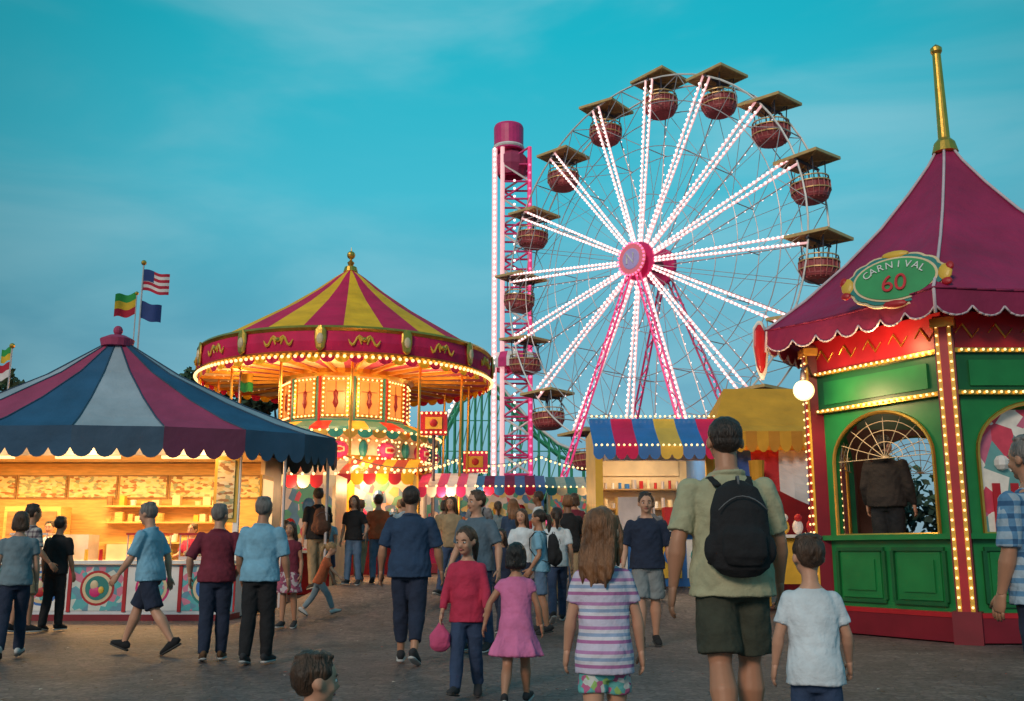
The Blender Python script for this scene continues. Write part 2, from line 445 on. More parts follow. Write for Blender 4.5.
stall()
# ------------------------------------------------------------------ flags
def flag(m, p, w_, h, cols, ph=0., d=(1, 0), canton=None):
    K = 10; R_ = len(cols)
    def P(u, v, o=0.):
        yy = .12 * w_ * math.sin(u * 6 + ph) * (u + .1) + o
        return (p[0] + d[0] * u * w_ - d[1] * yy, p[1] + d[1] * u * w_ + d[0] * yy, p[2] - h * v - .2 * w_ * u + .06 * h * math.sin(u * 7 + ph))
    for r in range(R_):
        vs = []
        for i in range(K + 1):
            for z in (r, r + 1):
                vs.append(P(i / K, z / R_))
        m.add(vs, [(2 * i, 2 * i + 1, 2 * i + 3, 2 * i + 2) for i in range(K)], cols[r])
    if canton:
        for o in (.006, -.006):
            vs = []
            for i in range(5):
                for z in (0, .55):
                    vs.append(P(i / K, z, o))
            m.add(vs, [(2 * i, 2 * i + 1, 2 * i + 3, 2 * i + 2) for i in range(4)], canton)
FW = mat('flag_white', (.7, .66, .66), .8); FR = mat('flag_red', (.45, .01, .04), .8); FB = mat('flag_blue', (.02, .05, .2), .8); FG = mat('flag_green', (.02, .3, .06), .8); FY = mat('flag_yellow', (.7, .45, .03), .8)
def flagpole(name, x, y, h, flags, r=.035):
    E = empty(name, (x, y, gz(x, y))); m = MB(); m.rod((0, 0, 0), (0, 0, h), r, STEEL, 8, r * .6); m.sph((0, 0, h + .03), r * 2, GOLD)
    m.obj('pole', E); m = MB()
    for (z, w_, hh, cols, d, ph, ca) in flags:
        flag(m, (0, 0, z), w_, hh, cols, ph, d, ca)
    m.obj('flag', E, smooth=True)
flagpole('flagpole', -9.55, 25, 8.1, [(7.95, .68, .56, [FR, FW, FR, FW, FR, FW, FR], (1, .1), 0., FB), (7.1, .5, .46, [FB], (1, .2), 1., None)])
flagpole('flagpole', -9.75, 25.2, 7.3, [(7.35, .6, .6, [FG, FY, FR], (-.8, -.3), 2., None)], .025)
flagpole('flagpole', -12.75, 25, 5.9, [(5.9, .35, .35, [FG, FY], (-.8, .1), 0., None), (5.5, .45, .4, [FR, FW], (-.9, .1), 1., None)])
flagpole('flagpole', -8.0, 29, 5.9, [(5.8, .4, .55, [FY, FG], (1, -.3), 2., None)])
# ------------------------------------------------------------------ carousel
def horse(m, c, a, body, trap):
    m.M = Matrix.Translation(c) @ Matrix.Rotation(a, 4, 'Z')
    m.loft([(-.48, 0, 0), (-.42, 0, .02), (-.2, 0, 0), (.1, 0, -.02), (.35, 0, .03), (.46, 0, .06)], [.06, .16, .17, .16, .19, .1], body, (0, 1, 0), 10)
    m.loft([(.36, 0, .08), (.52, 0, .32), (.6, 0, .5)], [(.09, .15), (.07, .11), (.06, .08)], body, (0, 1, 0), 8)
    m.loft([(.54, 0, .54), (.68, 0, .46), (.86, 0, .32)], [(.06, .09), (.06, .09), (.04, .05)], body, (0, 1, 0), 8)
    m.loft([(.45, 0, .58), (.38, 0, .4), (.28, 0, .22)], [(.02, .05), (.03, .08), (.02, .05)], trap, (0, 1, 0), 6)
    m.loft([(-.46, 0, .1), (-.62, 0, -.05), (-.64, 0, -.35)], [.05, .07, .03], trap, (0, 1, 0), 6)
    for sy in (-.1, .1):
        m.loft([(.33, sy, -.05), (.55, sy, -.22), (.42, sy, -.45), (.36, sy, -.52)], [.08, .05, .035, .05], body, (0, 1, 0), 6)
        m.loft([(-.36, sy, -.02), (-.3, sy, -.3), (-.52, sy, -.48), (-.5, sy, -.62)], [.1, .06, .035, .05], body, (0, 1, 0), 6)
    m.loft([(-.12, 0, .14), (.02, 0, .17), (.15, 0, .15)], [(.12, .05), (.14, .07), (.1, .04)], trap, (0, 1, 0), 8)
    m.M = None
def carousel():
    C = (-5.35, 32.0); E = empty('carousel', (0, 0, 0)); R = 4.58
    m = MB(); n = 24; K = 4
    prof = [(.12, 10.25), (.5, 9.98), (1.2, 9.42), (2.2, 8.72), (3.3, 8.05), (4.1, 7.56), (R, 7.28)]
    m.lathe(C, prof, lambda j, i: (MAG, YEL)[(j // K) % 2], n * K, D(-90) - math.pi / n)
    m.obj('striped_roof', E, smooth=True)
    m = MB()
    m.lathe(C, [(0, 10.1), (.24, 10.2), (.2, 10.36), (.08, 10.42), (.12, 10.52), (.04, 10.6), (.05, 10.66)], GOLD, 16)
    m.sph((C[0], C[1], 10.78), .14, GOLD); m.rod((C[0], C[1], 10.8), (C[0], C[1], 11.05), .03, GOLD, 6, .005)
    m.lathe(C, [(R - .03, 7.33), (R + .07, 7.35), (R + .12, 7.28), (R + .05, 7.2)], GOLD, 96)
    m.lathe(C, [(R + .04, 7.22), (R + .1, 6.9), (R + .05, 6.62)], MAG, 96)
    m.lathe(C, [(R + .05, 6.63), (R + .12, 6.56), (R + .06, 6.48), (R - .05, 6.5)], GOLD, 96)
    def rp(q, z, r=R + .12):
        return Vector((C[0] + r * math.cos(q), C[1] + r * math.sin(q), z))
    for k in range(24):
        q = D(-90) + 2 * math.pi * k / 24
        rad = Vector((math.cos(q), math.sin(q), 0)); tan = Vector((-math.sin(q), math.cos(q), 0))
        if k % 2 == 0:
            m.M = frame(rp(q, 6.95, R + .13), tan, rad, (0, 0, 1))
            m.loft([(0, 0, -.34), (0, 0, -.26), (0, 0, 0), (0, 0, .26), (0, 0, .38)], [(.03, .03), (.12, .05), (.17, .06), (.16, .05), (.05, .03)], GOLD, n=10)
            m.sph((0, .05, 0), (.10, .05, .16), CREAM, 10, 6)
            m.M = None
        else:
            for s_ in (-1, 1):
                m.M = frame(rp(q, 6.92, R + .11), tan, rad, (0, 0, 1))
                pts = [(s_ * (.05 + .4 * t), 0, .13 * math.sin(t * 6.5)) for t in np.linspace(0, 1, 9)]
                m.loft(pts, [.05, .045, .04, .035, .03, .035, .045, .03, .01], YELP, (0, 1, 0), 5)
                pts = [(s_ * (.08 + .2 * t), 0, -.1 + .2 * math.sin(t * 3)) for t in np.linspace(0, 1, 7)]
                m.loft(pts, [.02, .03, .035, .03, .03, .02, .01], YELP, (0, 1, 0), 5)
                m.M = None
            m.sph(rp(q, 6.95, R + .12), .08, GOLD, 8, 6)
    def pth(t):
        q = 2 * math.pi * t; return (C[0] + (R + .03) * math.cos(q), C[1] + (R + .03) * math.sin(q))
    m.valance(pth, 6.52, 6.3, 72, lambda j: (MAG, YEL)[j % 2], .5)
    m.obj('rounding_boards', E)
    m = MB()
    m.bulbs([rp(q, 6.46, R + .13) for q in np.linspace(0, 2 * math.pi, 150, endpoint=False)], .05, BULB)
    for k in range(24):
        q = 2 * math.pi * k / 24
        m.bulbs([rp(q, 6.5, r) for r in np.linspace(2.2, 4.4, 9)], .035, BULB)
    m.obj('bulbs', E)
    m = MB()
    m.lathe(C, [(R, 6.5), (3.4, 6.56), (1.9, 6.6)], lambda j, i: (CREAM, ROSE)[j % 2], 48)
    m.lathe(C, [(R - .3, 7.3), (R - .02, 6.5)], MAG, 48)
    for k in range(24):
        q = 2 * math.pi * k / 24; m.bar(rp(q, 6.5, 1.9), rp(q, 6.46, R), .09, .09, GOLD)
    m.obj('roof_underside', E)
    m = MB(); N = 12; r = 2.0
    m.lathe(C, [(r + .12, 6.6), (r + .16, 6.45), (r + .05, 6.36)], GOLD, 48)
    for k in range(N):
        q = D(-90) + 2 * math.pi * (k) / N; rad = Vector((math.cos(q), math.sin(q), 0)); tan = Vector((-math.sin(q), math.cos(q), 0))
        ap = r * math.cos(math.pi / N); wd = 2 * r * math.sin(math.pi / N)
        m.M = frame(Vector((C[0], C[1], 0)) + rad * ap, tan, rad, (0, 0, 1))
        m.box((0, -.05, 5.65), (wd, .1, 1.55), CREAM)
        m.box((0, .015, 5.72), (wd * .56, .03, 1.0), AMBER)
        m.box((0, .034, 5.72), (.03, .02, 1.0), WOOD); m.box((0, .034, 5.9), (wd * .5, .02, .03), WOOD)
        for s_ in (-1, 1):
            m.box((s_ * wd * .36, .03, 5.72), (.09, .06, 1.16), GOLD)
            m.box((s_ * wd * .48, .02, 5.65), (.09, .07, 1.55), TEAL if k % 2 else RED)
        m.box((0, .03, 6.28), (wd * .7, .06, .07), GOLD); m.box((0, .03, 5.16), (wd * .7, .06, .07), GOLD)
        m.loft([(0, .04, 5.4), (0, .05, 5.55), (0, .05, 5.7), (0, .05, 5.85), (0, .04, 5.95)], [(.03, .02), (.09, .03), (.05, .03), (.08, .03), (.02, .02)], DRED, n=8)
        m.box((0, .03, 4.97), (wd * .9, .05, .2), TEAL)
        bl = []
        for s_ in (-1, 1):
            bl += seg((s_ * wd * .36, .075, 5.16), (s_ * wd * .36, .075, 6.28), 9)
        bl += seg((-wd * .36, .075, 6.28), (wd * .36, .075, 6.28), 6) + seg((-wd * .36, .075, 5.16), (wd * .36, .075, 5.16), 6)
        m.bulbs(bl, .032, BULB)
        m.M = None
    m.obj('upper_drum', E)
    m = MB()
    m.lathe(C, [(1.9, 5.0), (2.4, 4.95), (2.95, 4.72), (3.02, 4.6)], lambda j, i: (TEAL, YELP, TEAL, RED)[(j // 2) % 4], 64)
    def pth2(t):
        q = 2 * math.pi * t; return (C[0] + 3.03 * math.cos(q), C[1] + 3.03 * math.sin(q))
    m.valance(pth2, 4.62, 4.38, 44, lambda j: (GOLD, TEAL)[j % 2], .5)
    m.lathe(C, [(2.95, 4.5), (2.7, 4.4), (2.75, 3.9), (2.9, 3.75), (2.8, 3.6), (2.7, 3.3), (2.85, 3.15), (2.7, 3.05)], lambda j, i: (CREAM, CREAM, GOLD, GOLD, RED, CREAM, GOLD)[i % 7], 64)
    for z, rr, nb in ((4.6, 3.06, 80), (4.33, 2.86, 70), (3.8, 2.95, 76), (3.15, 2.9, 76)):
        m.bulbs([rp(q, z, rr) for q in np.linspace(0, 2 * math.pi, nb, endpoint=False)], .04, BULB)
    for k in range(12):
        q = D(-90) + 2 * math.pi * k / 12
        m.sph(rp(q + .1, 4.05, 2.74), (.3, .3, .27), PINK, 12, 8); m.sph(rp(q + .1, 4.05, 2.82), (.24, .24, .18), CREAM, 12, 8); m.sph(rp(q + .1, 4.05, 2.9), (.18, .18, .1), RED, 12, 8)
        m.sph(rp(q + .36, 4.1, 2.74), (.14, .14, .26), TEAL, 10, 8)
        m.bulbs([rp(q + .1 + .12 * math.cos(a), 4.05 + .32 * math.sin(a), 2.93) for a in np.linspace(0, 2 * math.pi, 14, endpoint=False)], .03, BULB)
    for k in range(24):
        q0 = 2 * math.pi * k / 24
        pts = [rp(q0 + 2 * math.pi / 24 * t, 3.62 - .2 * math.sin(math.pi * t), 2.8) for t in np.linspace(0, 1, 7)]
        m.loft(pts, [.03, .045, .055, .06, .055, .045, .03], GOLD, (0, 0, 1), 5)
    m.obj('lower_cornice', E)
    m = MB()
    zb = .5
    m.lathe(C, [(0, zb + .28), (4.3, zb + .28), (4.35, zb + .02)], lambda j, i: (WOOD, RED)[i], 48)
    m.lathe(C, [(1.3, 3.2), (1.3, zb + .25)], lambda j, i: (CREAM, AMBER)[j % 2], 16)
    for k in range(12):
        q = 2 * math.pi * k / 12
        m.rod(rp(q, zb + .25, 2.6), rp(q, 3.1, 2.6), .03, GOLD)
        horse(m, rp(q, zb + 1.2 + .2 * math.sin(k * 2.2), 2.6), q + math.pi / 2, (WHITE, CREAM, WOOD)[k % 3], (RED, GOLD, BLUE)[k % 3])
        m.rod(rp(q + .2, zb + .25, 3.9), rp(q + .2, 6.5, 4.0), .04, GOLD)
    m.obj('platform_and_horses', E, smooth=False)
    for k in range(5):
        q = D(-150 + k * 30)
        lamp('canopy_lamp', 'POINT', rp(q, 5.9, 3.5), 85, (1, .53, .20), .25, E)
    lamp('deck_lamp', 'POINT', rp(D(-75), 3.4, 4.2), 260, (1, .55, .25), .3, E)
carousel()
# ------------------------------------------------------------------ ferris wheel
def ferris():
    H0 = Vector((6.42, 45.0, 14.25)); R = 8.75; ph = D(47)
    E = empty('ferris_wheel')
    u = Vector((math.cos(ph), -math.sin(ph), 0)); nrm = Vector((-math.sin(ph), -math.cos(ph), 0)); z = Vector((0, 0, 1))
    hs = .8
    def P(a, r, s_):
        return H0 + u * (r * math.cos(a)) + z * (r * math.sin(a)) + nrm * s_
    m = MB(); b = MB(); N = 16; a0 = D(84)
    for s_ in (-hs, hs):
        for k in range(N):
            a = a0 + 2 * math.pi * k / N; a1 = a0 + 2 * math.pi * (k + 1) / N
            ra = u * math.cos(a) + z * math.sin(a); ta = u * -math.sin(a) + z * math.cos(a)
            for dq in (-.22, .22):
                A = H0 + nrm * s_ * .9 + ra * .75 + ta * dq * .3
                B = P(a, R, s_) + ta * dq * .9
                if s_ > 0 or dq > 0:
                    m.rod(A, B, .055 if s_ > 0 else .03, TUBEW if s_ > 0 else STEEL, 5)
                if s_ > 0:
                    b.bulbs([A.lerp(B, t) + nrm * .06 for t in np.linspace(.03, .95, 32)], .06, BULBW)
                elif dq > 0:
                    b.bulbs([A.lerp(B, t) - nrm * .06 for t in np.linspace(.06, .95, 16)], .04, BULBW)
            if s_ > 0:
                for q in range(9):
                    t = .12 + q * .095; A = H0 + nrm * s_ + ra * .75; B = P(a, R, s_)
                    c = A.lerp(B, t); c2 = A.lerp(B, t + .09); wv = .05 + .15 * t
                    m.rod(c - ta * wv, c2 + ta * wv, .014, WHITE, 4)
            for r_, th in ((R, .045), (R * .86, .024), (R * .62, .02), (R * .36, .02)):
                K = 4 if r_ > 5 else 3
                for q in range(K):
                    m.rod(P(a + (a1 - a) * q / K, r_, s_), P(a + (a1 - a) * (q + 1) / K, r_, s_), th, WHITE if th > .04 else STEEL, 5)
            m.rod(P(a, R * .62, s_), P(a1, R * .86, s_), .015, STEEL, 4)
            m.rod(P(a, R * .86, s_), P((a + a1) / 2, R, s_), .02, STEEL, 4); m.rod(P(a1, R * .86, s_), P((a + a1) / 2, R, s_), .02, STEEL, 4)
            m.rod(P(a, R * .05, s_), P((a + a1) / 2, R, s_), .014, STEEL, 4)
    for k in range(N):
        a = a0 + 2 * math.pi * k / N
        m.rod(P(a, R, -hs - .1), P(a, R, hs + .1), .06, DSTEEL, 6)
        m.rod(P(a, R * .62, -hs), P(a, R * .62, hs), .025, STEEL, 5)
        m.rod(P(a + .2, R, -hs), P(a + .2, R, hs), .03, STEEL, 5)
    m.obj('rims_and_spokes', E); b.obj('spoke_bulbs', E)
    m = MB()
    m.M = frame(H0, u, z, nrm)
    m.rod((0, 0, -1.25), (0, 0, 1.25), .3, DSTEEL, 16)
    m.loft([(0, 0, .68), (0, 0, .85)], [.9, .9], PINK, n=28); m.loft([(0, 0, -.9), (0, 0, -.7)], [.9, .9], PINK, n=28)
    m.loft([(0, 0, 1.22), (0, 0, 1.32)], [.78, .74], mat('hub_face', (.6, .12, .16), .4, emit=.3, ecol=(1, .25, .3)), n=28)
    m.loft([(0, 0, 1.33), (0, 0, 1.37)], [.5, .47], mat('hub_centre', (.3, .25, .5), .4, emit=.25, ecol=(.6, .45, .7)), n=24)
    m.loft([(-.2, -.22, 1.4), (-.2, .25, 1.4), (.18, -.22, 1.4), (.18, .25, 1.4)], [.05] * 4, WHITE, n=6)
    m.bulbs([(.76 * math.cos(a), .76 * math.sin(a), 1.33) for a in np.linspace(0, 2 * math.pi, 26, endpoint=False)], .06, BULBP)
    m.M = None
    m.obj('hub', E)
    m = MB(); b = MB()
    for s_ in (-1.12, 1.12):
        for L_ in (-5.2, 5.2):
            T = H0 + nrm * s_; F = Vector((H0.x, H0.y, .5)) + u * L_ + nrm * (s_ * 2.2)
            o = u * .2
            for k in (-1, 1):
                m.rod(T + o * k * .6, F + o * k, .05, TUBEP if s_ > 0 else PINK, 8)
            for i in range(22):
                t = i / 22
                m.rod(T.lerp(F, t) + o * (1 if i % 2 else -1), T.lerp(F, t + 1 / 22) + o * (-1 if i % 2 else 1), .03, PINK, 5)
            b.bulbs([T.lerp(F, t) + nrm * .1 * (1 if s_ > 0 else -1) for t in np.linspace(.04, .97, 44)], .05, BULBP)
            m.box(F + Vector((0, 0, .1)), (1.2, 1.2, .4), DSTEEL)
    m.obj('support_legs', E); b.obj('leg_bulbs', E)
    basket = mat('basket_maroon', (.36, .06, .07), .45, var=.3, vs=7); slat = mat('basket_slat', (.6, .2, .18), .45)
    roofm = mat('gondola_roof', (.42, .24, .09), .55, var=.35, vs=5)
    edge = mat('gondola_roof_edge', (.7, .44, .17), .4, .2)
    m = MB(); S = 1.22
    top = [(-S, -S, .05), (S, -S, .05), (S, S, .05), (-S, S, .05), (0, 0, .36)]
    m.add(top, [(0, 1, 4), (1, 2, 4), (2, 3, 4), (3, 0, 4)], roofm)
    m.box((0, 0, .0), (2 * S, 2 * S, .08), roofm)
    for s_ in (-1, 1):
        m.box((0, s_ * S, .01), (2 * S + .1, .09, .14), edge); m.box((s_ * S, 0, .01), (.09, 2 * S - .1, .14), edge)
        m.bar((-S, -S * s_, -.05), (S, S * s_, -.055 - .006 * s_), .06, .04, edge)
    m.rod((0, 0, -1.9), (0, 0, .2), .05, DSTEEL, 8)
    for a in range(4):
        q = D(45 + 90 * a); m.rod((.82 * math.cos(q), .82 * math.sin(q), -1.15), (.95 * math.cos(q), .95 * math.sin(q), 0), .035, DSTEEL, 6)
        m.rod((.3 * math.cos(q), .3 * math.sin(q), -.5), (.86 * math.cos(q), .86 * math.sin(q), -.08), .025, DSTEEL, 5)
    m.lathe((0, 0), [(.0, -2.02), (.66, -2.02), (.86, -1.9), (.98, -1.6), (.98, -1.22), (1.01, -1.14), (.94, -1.14), (.92, -1.8), (0, -1.82)], basket, 16)
    for k in range(20):
        q = 2 * math.pi * k / 20; c, s = math.cos(q), math.sin(q)
        m.rod((.78 * c, .78 * s, -1.95), (1.02 * c, 1.02 * s, -1.55), .03, slat, 5)
        m.rod((1.02 * c, 1.02 * s, -1.58), (1.02 * c, 1.02 * s, -1.12), .03, slat, 5)
        m.rod((1. * c, 1. * s, -1.12), (1. * c, 1. * s, -.92), .015, DSTEEL, 4)
    for z0_, r_ in ((-.9, .98), (-1.5, 1.03), (-1.14, 1.04)):
        m.lathe((0, 0), [(r_ - .04, z0_), (r_ + .02, z0_), (r_ + .02, z0_ - .05), (r_ - .04, z0_ - .05)], edge, 20)
    m.lathe((0, 0), [(.9, -1.6), (.5, -1.6), (.5, -1.8)], WOOD, 16)
    g0 = m.obj('gondola', E); me = g0.data
    for k in range(N):
        a = a0 + 2 * math.pi * k / N
        o = g0 if k == 0 else bpy.data.objects.new('gondola', me)
        if k:
            sc.collection.objects.link(o); o.parent = E
        o.location = P(a, R, 0) + Vector((0, 0, .15)); o.rotation_euler = (D(random.uniform(-4, 4)), D(random.uniform(-4, 4)), -ph + D(random.uniform(-10, 10)))
        o.scale = (.78, .78, .88)
    m = MB(); m.box((H0.x, H0.y, .8), (7, 5, .6), RED, rz=-ph); m.box((H0.x, H0.y, 1.15), (7.2, 5.2, .08), DSTEEL, rz=-ph); m.obj('boarding_platform', E)
ferris()
# ------------------------------------------------------------------ drop tower
def drop_tower():
    E = empty('drop_tower'); m = MB(); b = MB(); cx, cy = .25, 58.
    hw = .82; zt = 25.2
    cs = [(-hw, -hw), (hw, -hw), (hw, hw), (-hw, hw)]
    for i, (x, y) in enumerate(cs):
        m.rod((cx + x, cy + y, .5), (cx + x, cy + y, zt), .13, TUBEP if i != 0 else TUBEW, 8)
        z = 1.; k = 0; x2, y2 = cs[(i + 1) % 4]
        while z < zt - 1:
            m.rod((cx + x, cy + y, z), (cx + x2, cy + y2, z), .07, PINK, 5)
            m.rod((cx + (x if k % 2 else x2), cy + (y if k % 2 else y2), z), (cx + (x2 if k % 2 else x), cy + (y2 if k % 2 else y), z + 1.1), .07, (WHITE, PINK)[k % 2], 5)
            z += 1.1; k += 1
    m.rod((cx - 1.3, cy - .5, 1), (cx - 1.3, cy - .5, zt), .16, TUBEW, 10)
    b.bulbs([(cx - 1.3, cy - .72, z) for z in np.arange(2, zt, .34)], .09, BULBW)
    b.bulbs([(cx - .1, cy - .95, z) for z in np.arange(2, zt - 2, .5)], .08, BULBW)
    b.bulbs([(cx + hw, cy - hw - .13, z) for z in np.arange(2, zt - 1, .5)], .08, BULBP)
    m.lathe((cx - .45, cy - .1), [(.0, 26.85), (.86, 26.85), (.92, 26.7), (.9, 25.35), (.95, 25.2), (0, 25.2)], PINK, 24)
    m.lathe((cx - .45, cy - .1), [(.93, 25.5), (.98, 25.4), (.93, 25.3)], WHITE, 24)
    m.lathe((cx - .3, cy), [(.6, 25.2), (1.05, 24.7), (1.05, 24.2), (.8, 23.6)], ROSE, 12)
    m.lathe((cx, cy), [(1.25, 11.6), (1.5, 11.6), (1.5, 12.1), (1.3, 12.5), (1.25, 12.5)], lambda j, i: (PINK, WHITE)[j % 2], 16)
    m.obj('lattice_mast', E); b.obj('mast_bulbs', E)
drop_tower()
# ------------------------------------------------------------------ green roller coaster
def coaster():
    E = empty('roller_coaster'); GP = paint('coaster_green', (.03, .34, .17)); m = MB(); b = MB()
    Y = 72.
    pts = [(-9, 5.0), (-7, 6.5), (-5.2, 9.4), (-3.6, 12.6), (-2.2, 13.6), (-.6, 12.6), (1.2, 10.4), (3.4, 8.6), (6, 7.6), (9, 8.4), (13, 7), (20, 5)]
    P = []
    for i in range(len(pts) - 1):
        for t in np.linspace(0, 1, 3, endpoint=False):
            P.append((pts[i][0] * (1 - t) + pts[i + 1][0] * t, pts[i][1] * (1 - t) + pts[i + 1][1] * t))
    for i in range(len(P) - 1):
        for dy in (-.6, .6):
            m.rod((P[i][0], Y + dy, P[i][1]), (P[i + 1][0], Y + dy, P[i + 1][1]), .11, WHITE if dy < 0 else GP, 6)
            m.rod((P[i][0], Y + dy, P[i][1] - .8), (P[i + 1][0], Y + dy, P[i + 1][1] - .8), .08, GP, 6)
            m.rod((P[i][0], Y + dy, .5), (P[i][0], Y + dy, P[i][1]), .07, GP, 6)
            m.rod((P[i][0], Y + dy, P[i][1]), (P[i + 1][0], Y + dy, P[i + 1][1] - .8), .05, GP, 5)
            zz = 1.5
            while zz < P[i][1] - 2.5 and dy < 0:
                m.rod((P[i][0], Y + dy, zz), (P[i + 1][0], Y + dy, zz + 2.2), .04, GP, 5)
                m.rod((P[i][0], Y + dy, zz + 2.2), (P[i + 1][0], Y + dy, zz + 2.2), .04, GP, 5); zz += 2.2
        m.rod((P[i][0], Y - .6, P[i][1]), (P[i][0], Y + .6, P[i][1]), .06, GP, 5)
        if -7 < P[i][0] < -2.5:
            b.bulbs([(P[i][0] * (1 - t) + P[i + 1][0] * t, Y - .8, P[i][1] * (1 - t) + P[i + 1][1] * t + .15) for t in (0, .33, .66)], .12, BULBW)
    m.obj('track_and_supports', E); b.obj('bulbs', E)
coaster()
# ------------------------------------------------------------------ hexagonal green booth (right)
def arch_wall(m, P0, P1, z0, z1, u0, u1, zs, zp, rise, mo, mi_, th=.09):
    P0 = Vector((*P0, 0)); P1 = Vector((*P1, 0)); d = (P1 - P0); Ln = d.length; d.normalize(); nn = Vector((d.y, -d.x, 0))
    K = 18; A = []
    for i in range(K + 1):
        q = math.pi * (1 - i / K); A.append(((u0 + u1) / 2 + (u1 - u0) / 2 * math.cos(q), zp + rise * math.sin(q)))
    for off, mm_ in ((0, mo), (-th, mi_)):
        def V(u_, z_):
            p = P0 + d * u_ + nn * off; return (p.x, p.y, z_)
        q = [[(0, z0), (Ln, z0), (Ln, zs), (0, zs)], [(0, zs), (u0, zs), (u0, zp), (0, zp)], [(u1, zs), (Ln, zs), (Ln, zp), (u1, zp)]]
        q += [[(0, zp), (u0, zp), (u0, z1), (0, z1)], [(u1, zp), (Ln, zp), (Ln, z1), (u1, z1)]]
        for i in range(K):
            q.append([A[i], A[i + 1], (A[i + 1][0], z1), (A[i][0], z1)])
        for f in q:
            m.add([V(*c) for c in f], [(0, 1, 2, 3)], mm_)
    loop = [(u0, zs)] + A + [(u1, zs)]
    def W(u_, z_, o):
        p = P0 + d * u_ + nn * o; return (p.x, p.y, z_)
    for i in range(len(loop)):
        a, b_ = loop[i], loop[(i + 1) % len(loop)]
        m.add([W(*a, 0), W(*b_, 0), W(*b_, -th), W(*a, -th)], [(0, 1, 2, 3)], mo)
    pts = [W(*a, .02) for a in loop] + [W(*loop[0], .02)]
    for i in range(len(pts) - 1):
        m.rod(pts[i], pts[i + 1], .028, GOLD, 6)
    return d, nn, Ln
def booth():
    E = empty('carnival_booth'); C = Vector((6.9, 15.0)); r = 2.3
    V6 = [(C.x + r * math.cos(D(60 * k)), C.y + r * math.sin(D(60 * k))) for k in range(6)]
    m = MB(); b = MB(); t = MB()
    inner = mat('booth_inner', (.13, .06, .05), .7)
    ptx = mat('popcorn_print', (.8, .75, .65), .5, pattern='print', pscale=3.2, pcols=[(.7, .66, .6), (.12, .3, .3), (.55, .05, .09), (.7, .68, .62), (.5, .12, .2)], emit=.08, vs=8)
    for k in range(6):
        P0 = V6[k]; P1 = V6[(k + 1) % 6]
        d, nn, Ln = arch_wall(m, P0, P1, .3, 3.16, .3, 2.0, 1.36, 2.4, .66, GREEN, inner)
        O = Vector((*P0, 0)); z = Vector((0, 0, 1))
        t.M = frame(O, d, nn, z); b.M = t.M
        t.box((Ln / 2, .02, 3.44), (Ln - .04, .08, .56), DGREEN)
        t.box((Ln / 2, .075, 3.44), (Ln - .5, .03, .34), GREEN)
        t.box((Ln / 2, .05, 3.18), (Ln, .10, .06), GOLD); t.box((Ln / 2, .05, 3.74), (Ln, .12, .06), GOLD)
        t.box((Ln / 2, .0, 4.02), (Ln, .10, .5), RED)
        for i in range(5):
            xx = .28 + i * .44
            t.loft([(xx - .16, .06, 3.98), (xx - .06, .06, 4.1), (xx + .06, .06, 3.92), (xx + .16, .06, 4.04)], [.008, .018, .018, .008], GOLD, (0, 1, 0), 6)
        t.box((Ln / 2, .05, 1.33), (Ln - .1, .12, .07), GREEN)
        for (a0_, a1_) in ((.26, 1.08), (1.22, 2.04)):
            cx = (a0_ + a1_) / 2; wd = a1_ - a0_
            t.box((cx, .012, .82), (wd - .14, .024, .62), GREEN); t.box((cx, .03, .82), (wd - .32, .03, .42), GREEN)
            for zz in (.47, 1.17):
                t.box((cx, .02, zz), (wd, .045, .05), DGREEN)
            for xx in (a0_, a1_):
                t.box((xx, .021, .82), (.05, .042, .65), DGREEN)
        t.box((Ln / 2, .03, .17), (Ln + .06, .2, .3), DRED); t.box((Ln / 2, .06, .35), (Ln, .16, .06), RED)
        b.bulbs([(x_, .13, 3.18) for x_ in np.linspace(.15, Ln - .15, 22)], .019, BULB)
        b.bulbs([(x_, .14, 3.74) for x_ in np.linspace(.15, Ln - .15, 22)], .019, BULB)
        if k in (4, 5, 0):
            t.box((1.15, -.13, 2.1), (1.72, .02, 1.75), ptx)
            for i in range(6):
                t.box((.55 + i * .24, -.10, 1.7), (.1, .02, .62), RED)
            for i in range(26):
                q = random.uniform(0, 6.28); rr = random.uniform(0, .4)
                t.sph((1.15 + rr * 1.4 * math.cos(q), -.09, 2.25 + rr * .7 * math.sin(q)), random.uniform(.06, .12), WHITE, 8, 5)
        else:
            for i in range(9):
                q0 = math.pi * i / 8
                t.rod((1.15, -.06, 2.42), (1.15 + .83 * math.cos(q0), -.06, 2.42 + .62 * math.sin(q0)), .006, CREAM, 4)
            for rr in (.35, .6, .8):
                pts = [(1.15 + .85 * rr * math.cos(q), -.06, 2.42 + .65 * rr * math.sin(q)) for q in np.linspace(0, math.pi, 16)]
                for i in range(15):
                    t.rod(pts[i], pts[i + 1], .006, CREAM, 4)
        t.M = None; b.M = None
        a = D(60 * k); rad = Vector((math.cos(a), math.sin(a), 0)); p = Vector((*P0, 0)) + rad * .02
        t.box(p + z * 2.1, (.20, .24, 4.2), DRED, rz=a); t.box(p + rad * .11 + z * 2.1, (.03, .20, 4.15), YELP, rz=a); t.box(p + rad * .13 + z * 2.1, (.03, .10, 4.1), RED, rz=a)
        tn = Vector((-rad.y, rad.x, 0))
        for s_ in (-.078, .078):
            b.bulbs([p + rad * .145 + tn * s_ + z * zz for zz in np.arange(.45, 4.1, .12)], .018, BULB)
        t.box(p + z * .2, (.34, .34, .4), DRED, rz=a); t.box(p + rad * .02 + z * 4.1, (.3, .3, .12), GOLD, rz=a)
    m.obj('walls', E); t.obj('trim', E); b.obj('bulbs', E)
    m = MB(); m.lathe(C, [(0, .75), (2.1, .75), (2.1, .1)], WOOD, 6); m.lathe(C, [(0, 4.2), (2.2, 4.2)], inner, 6)
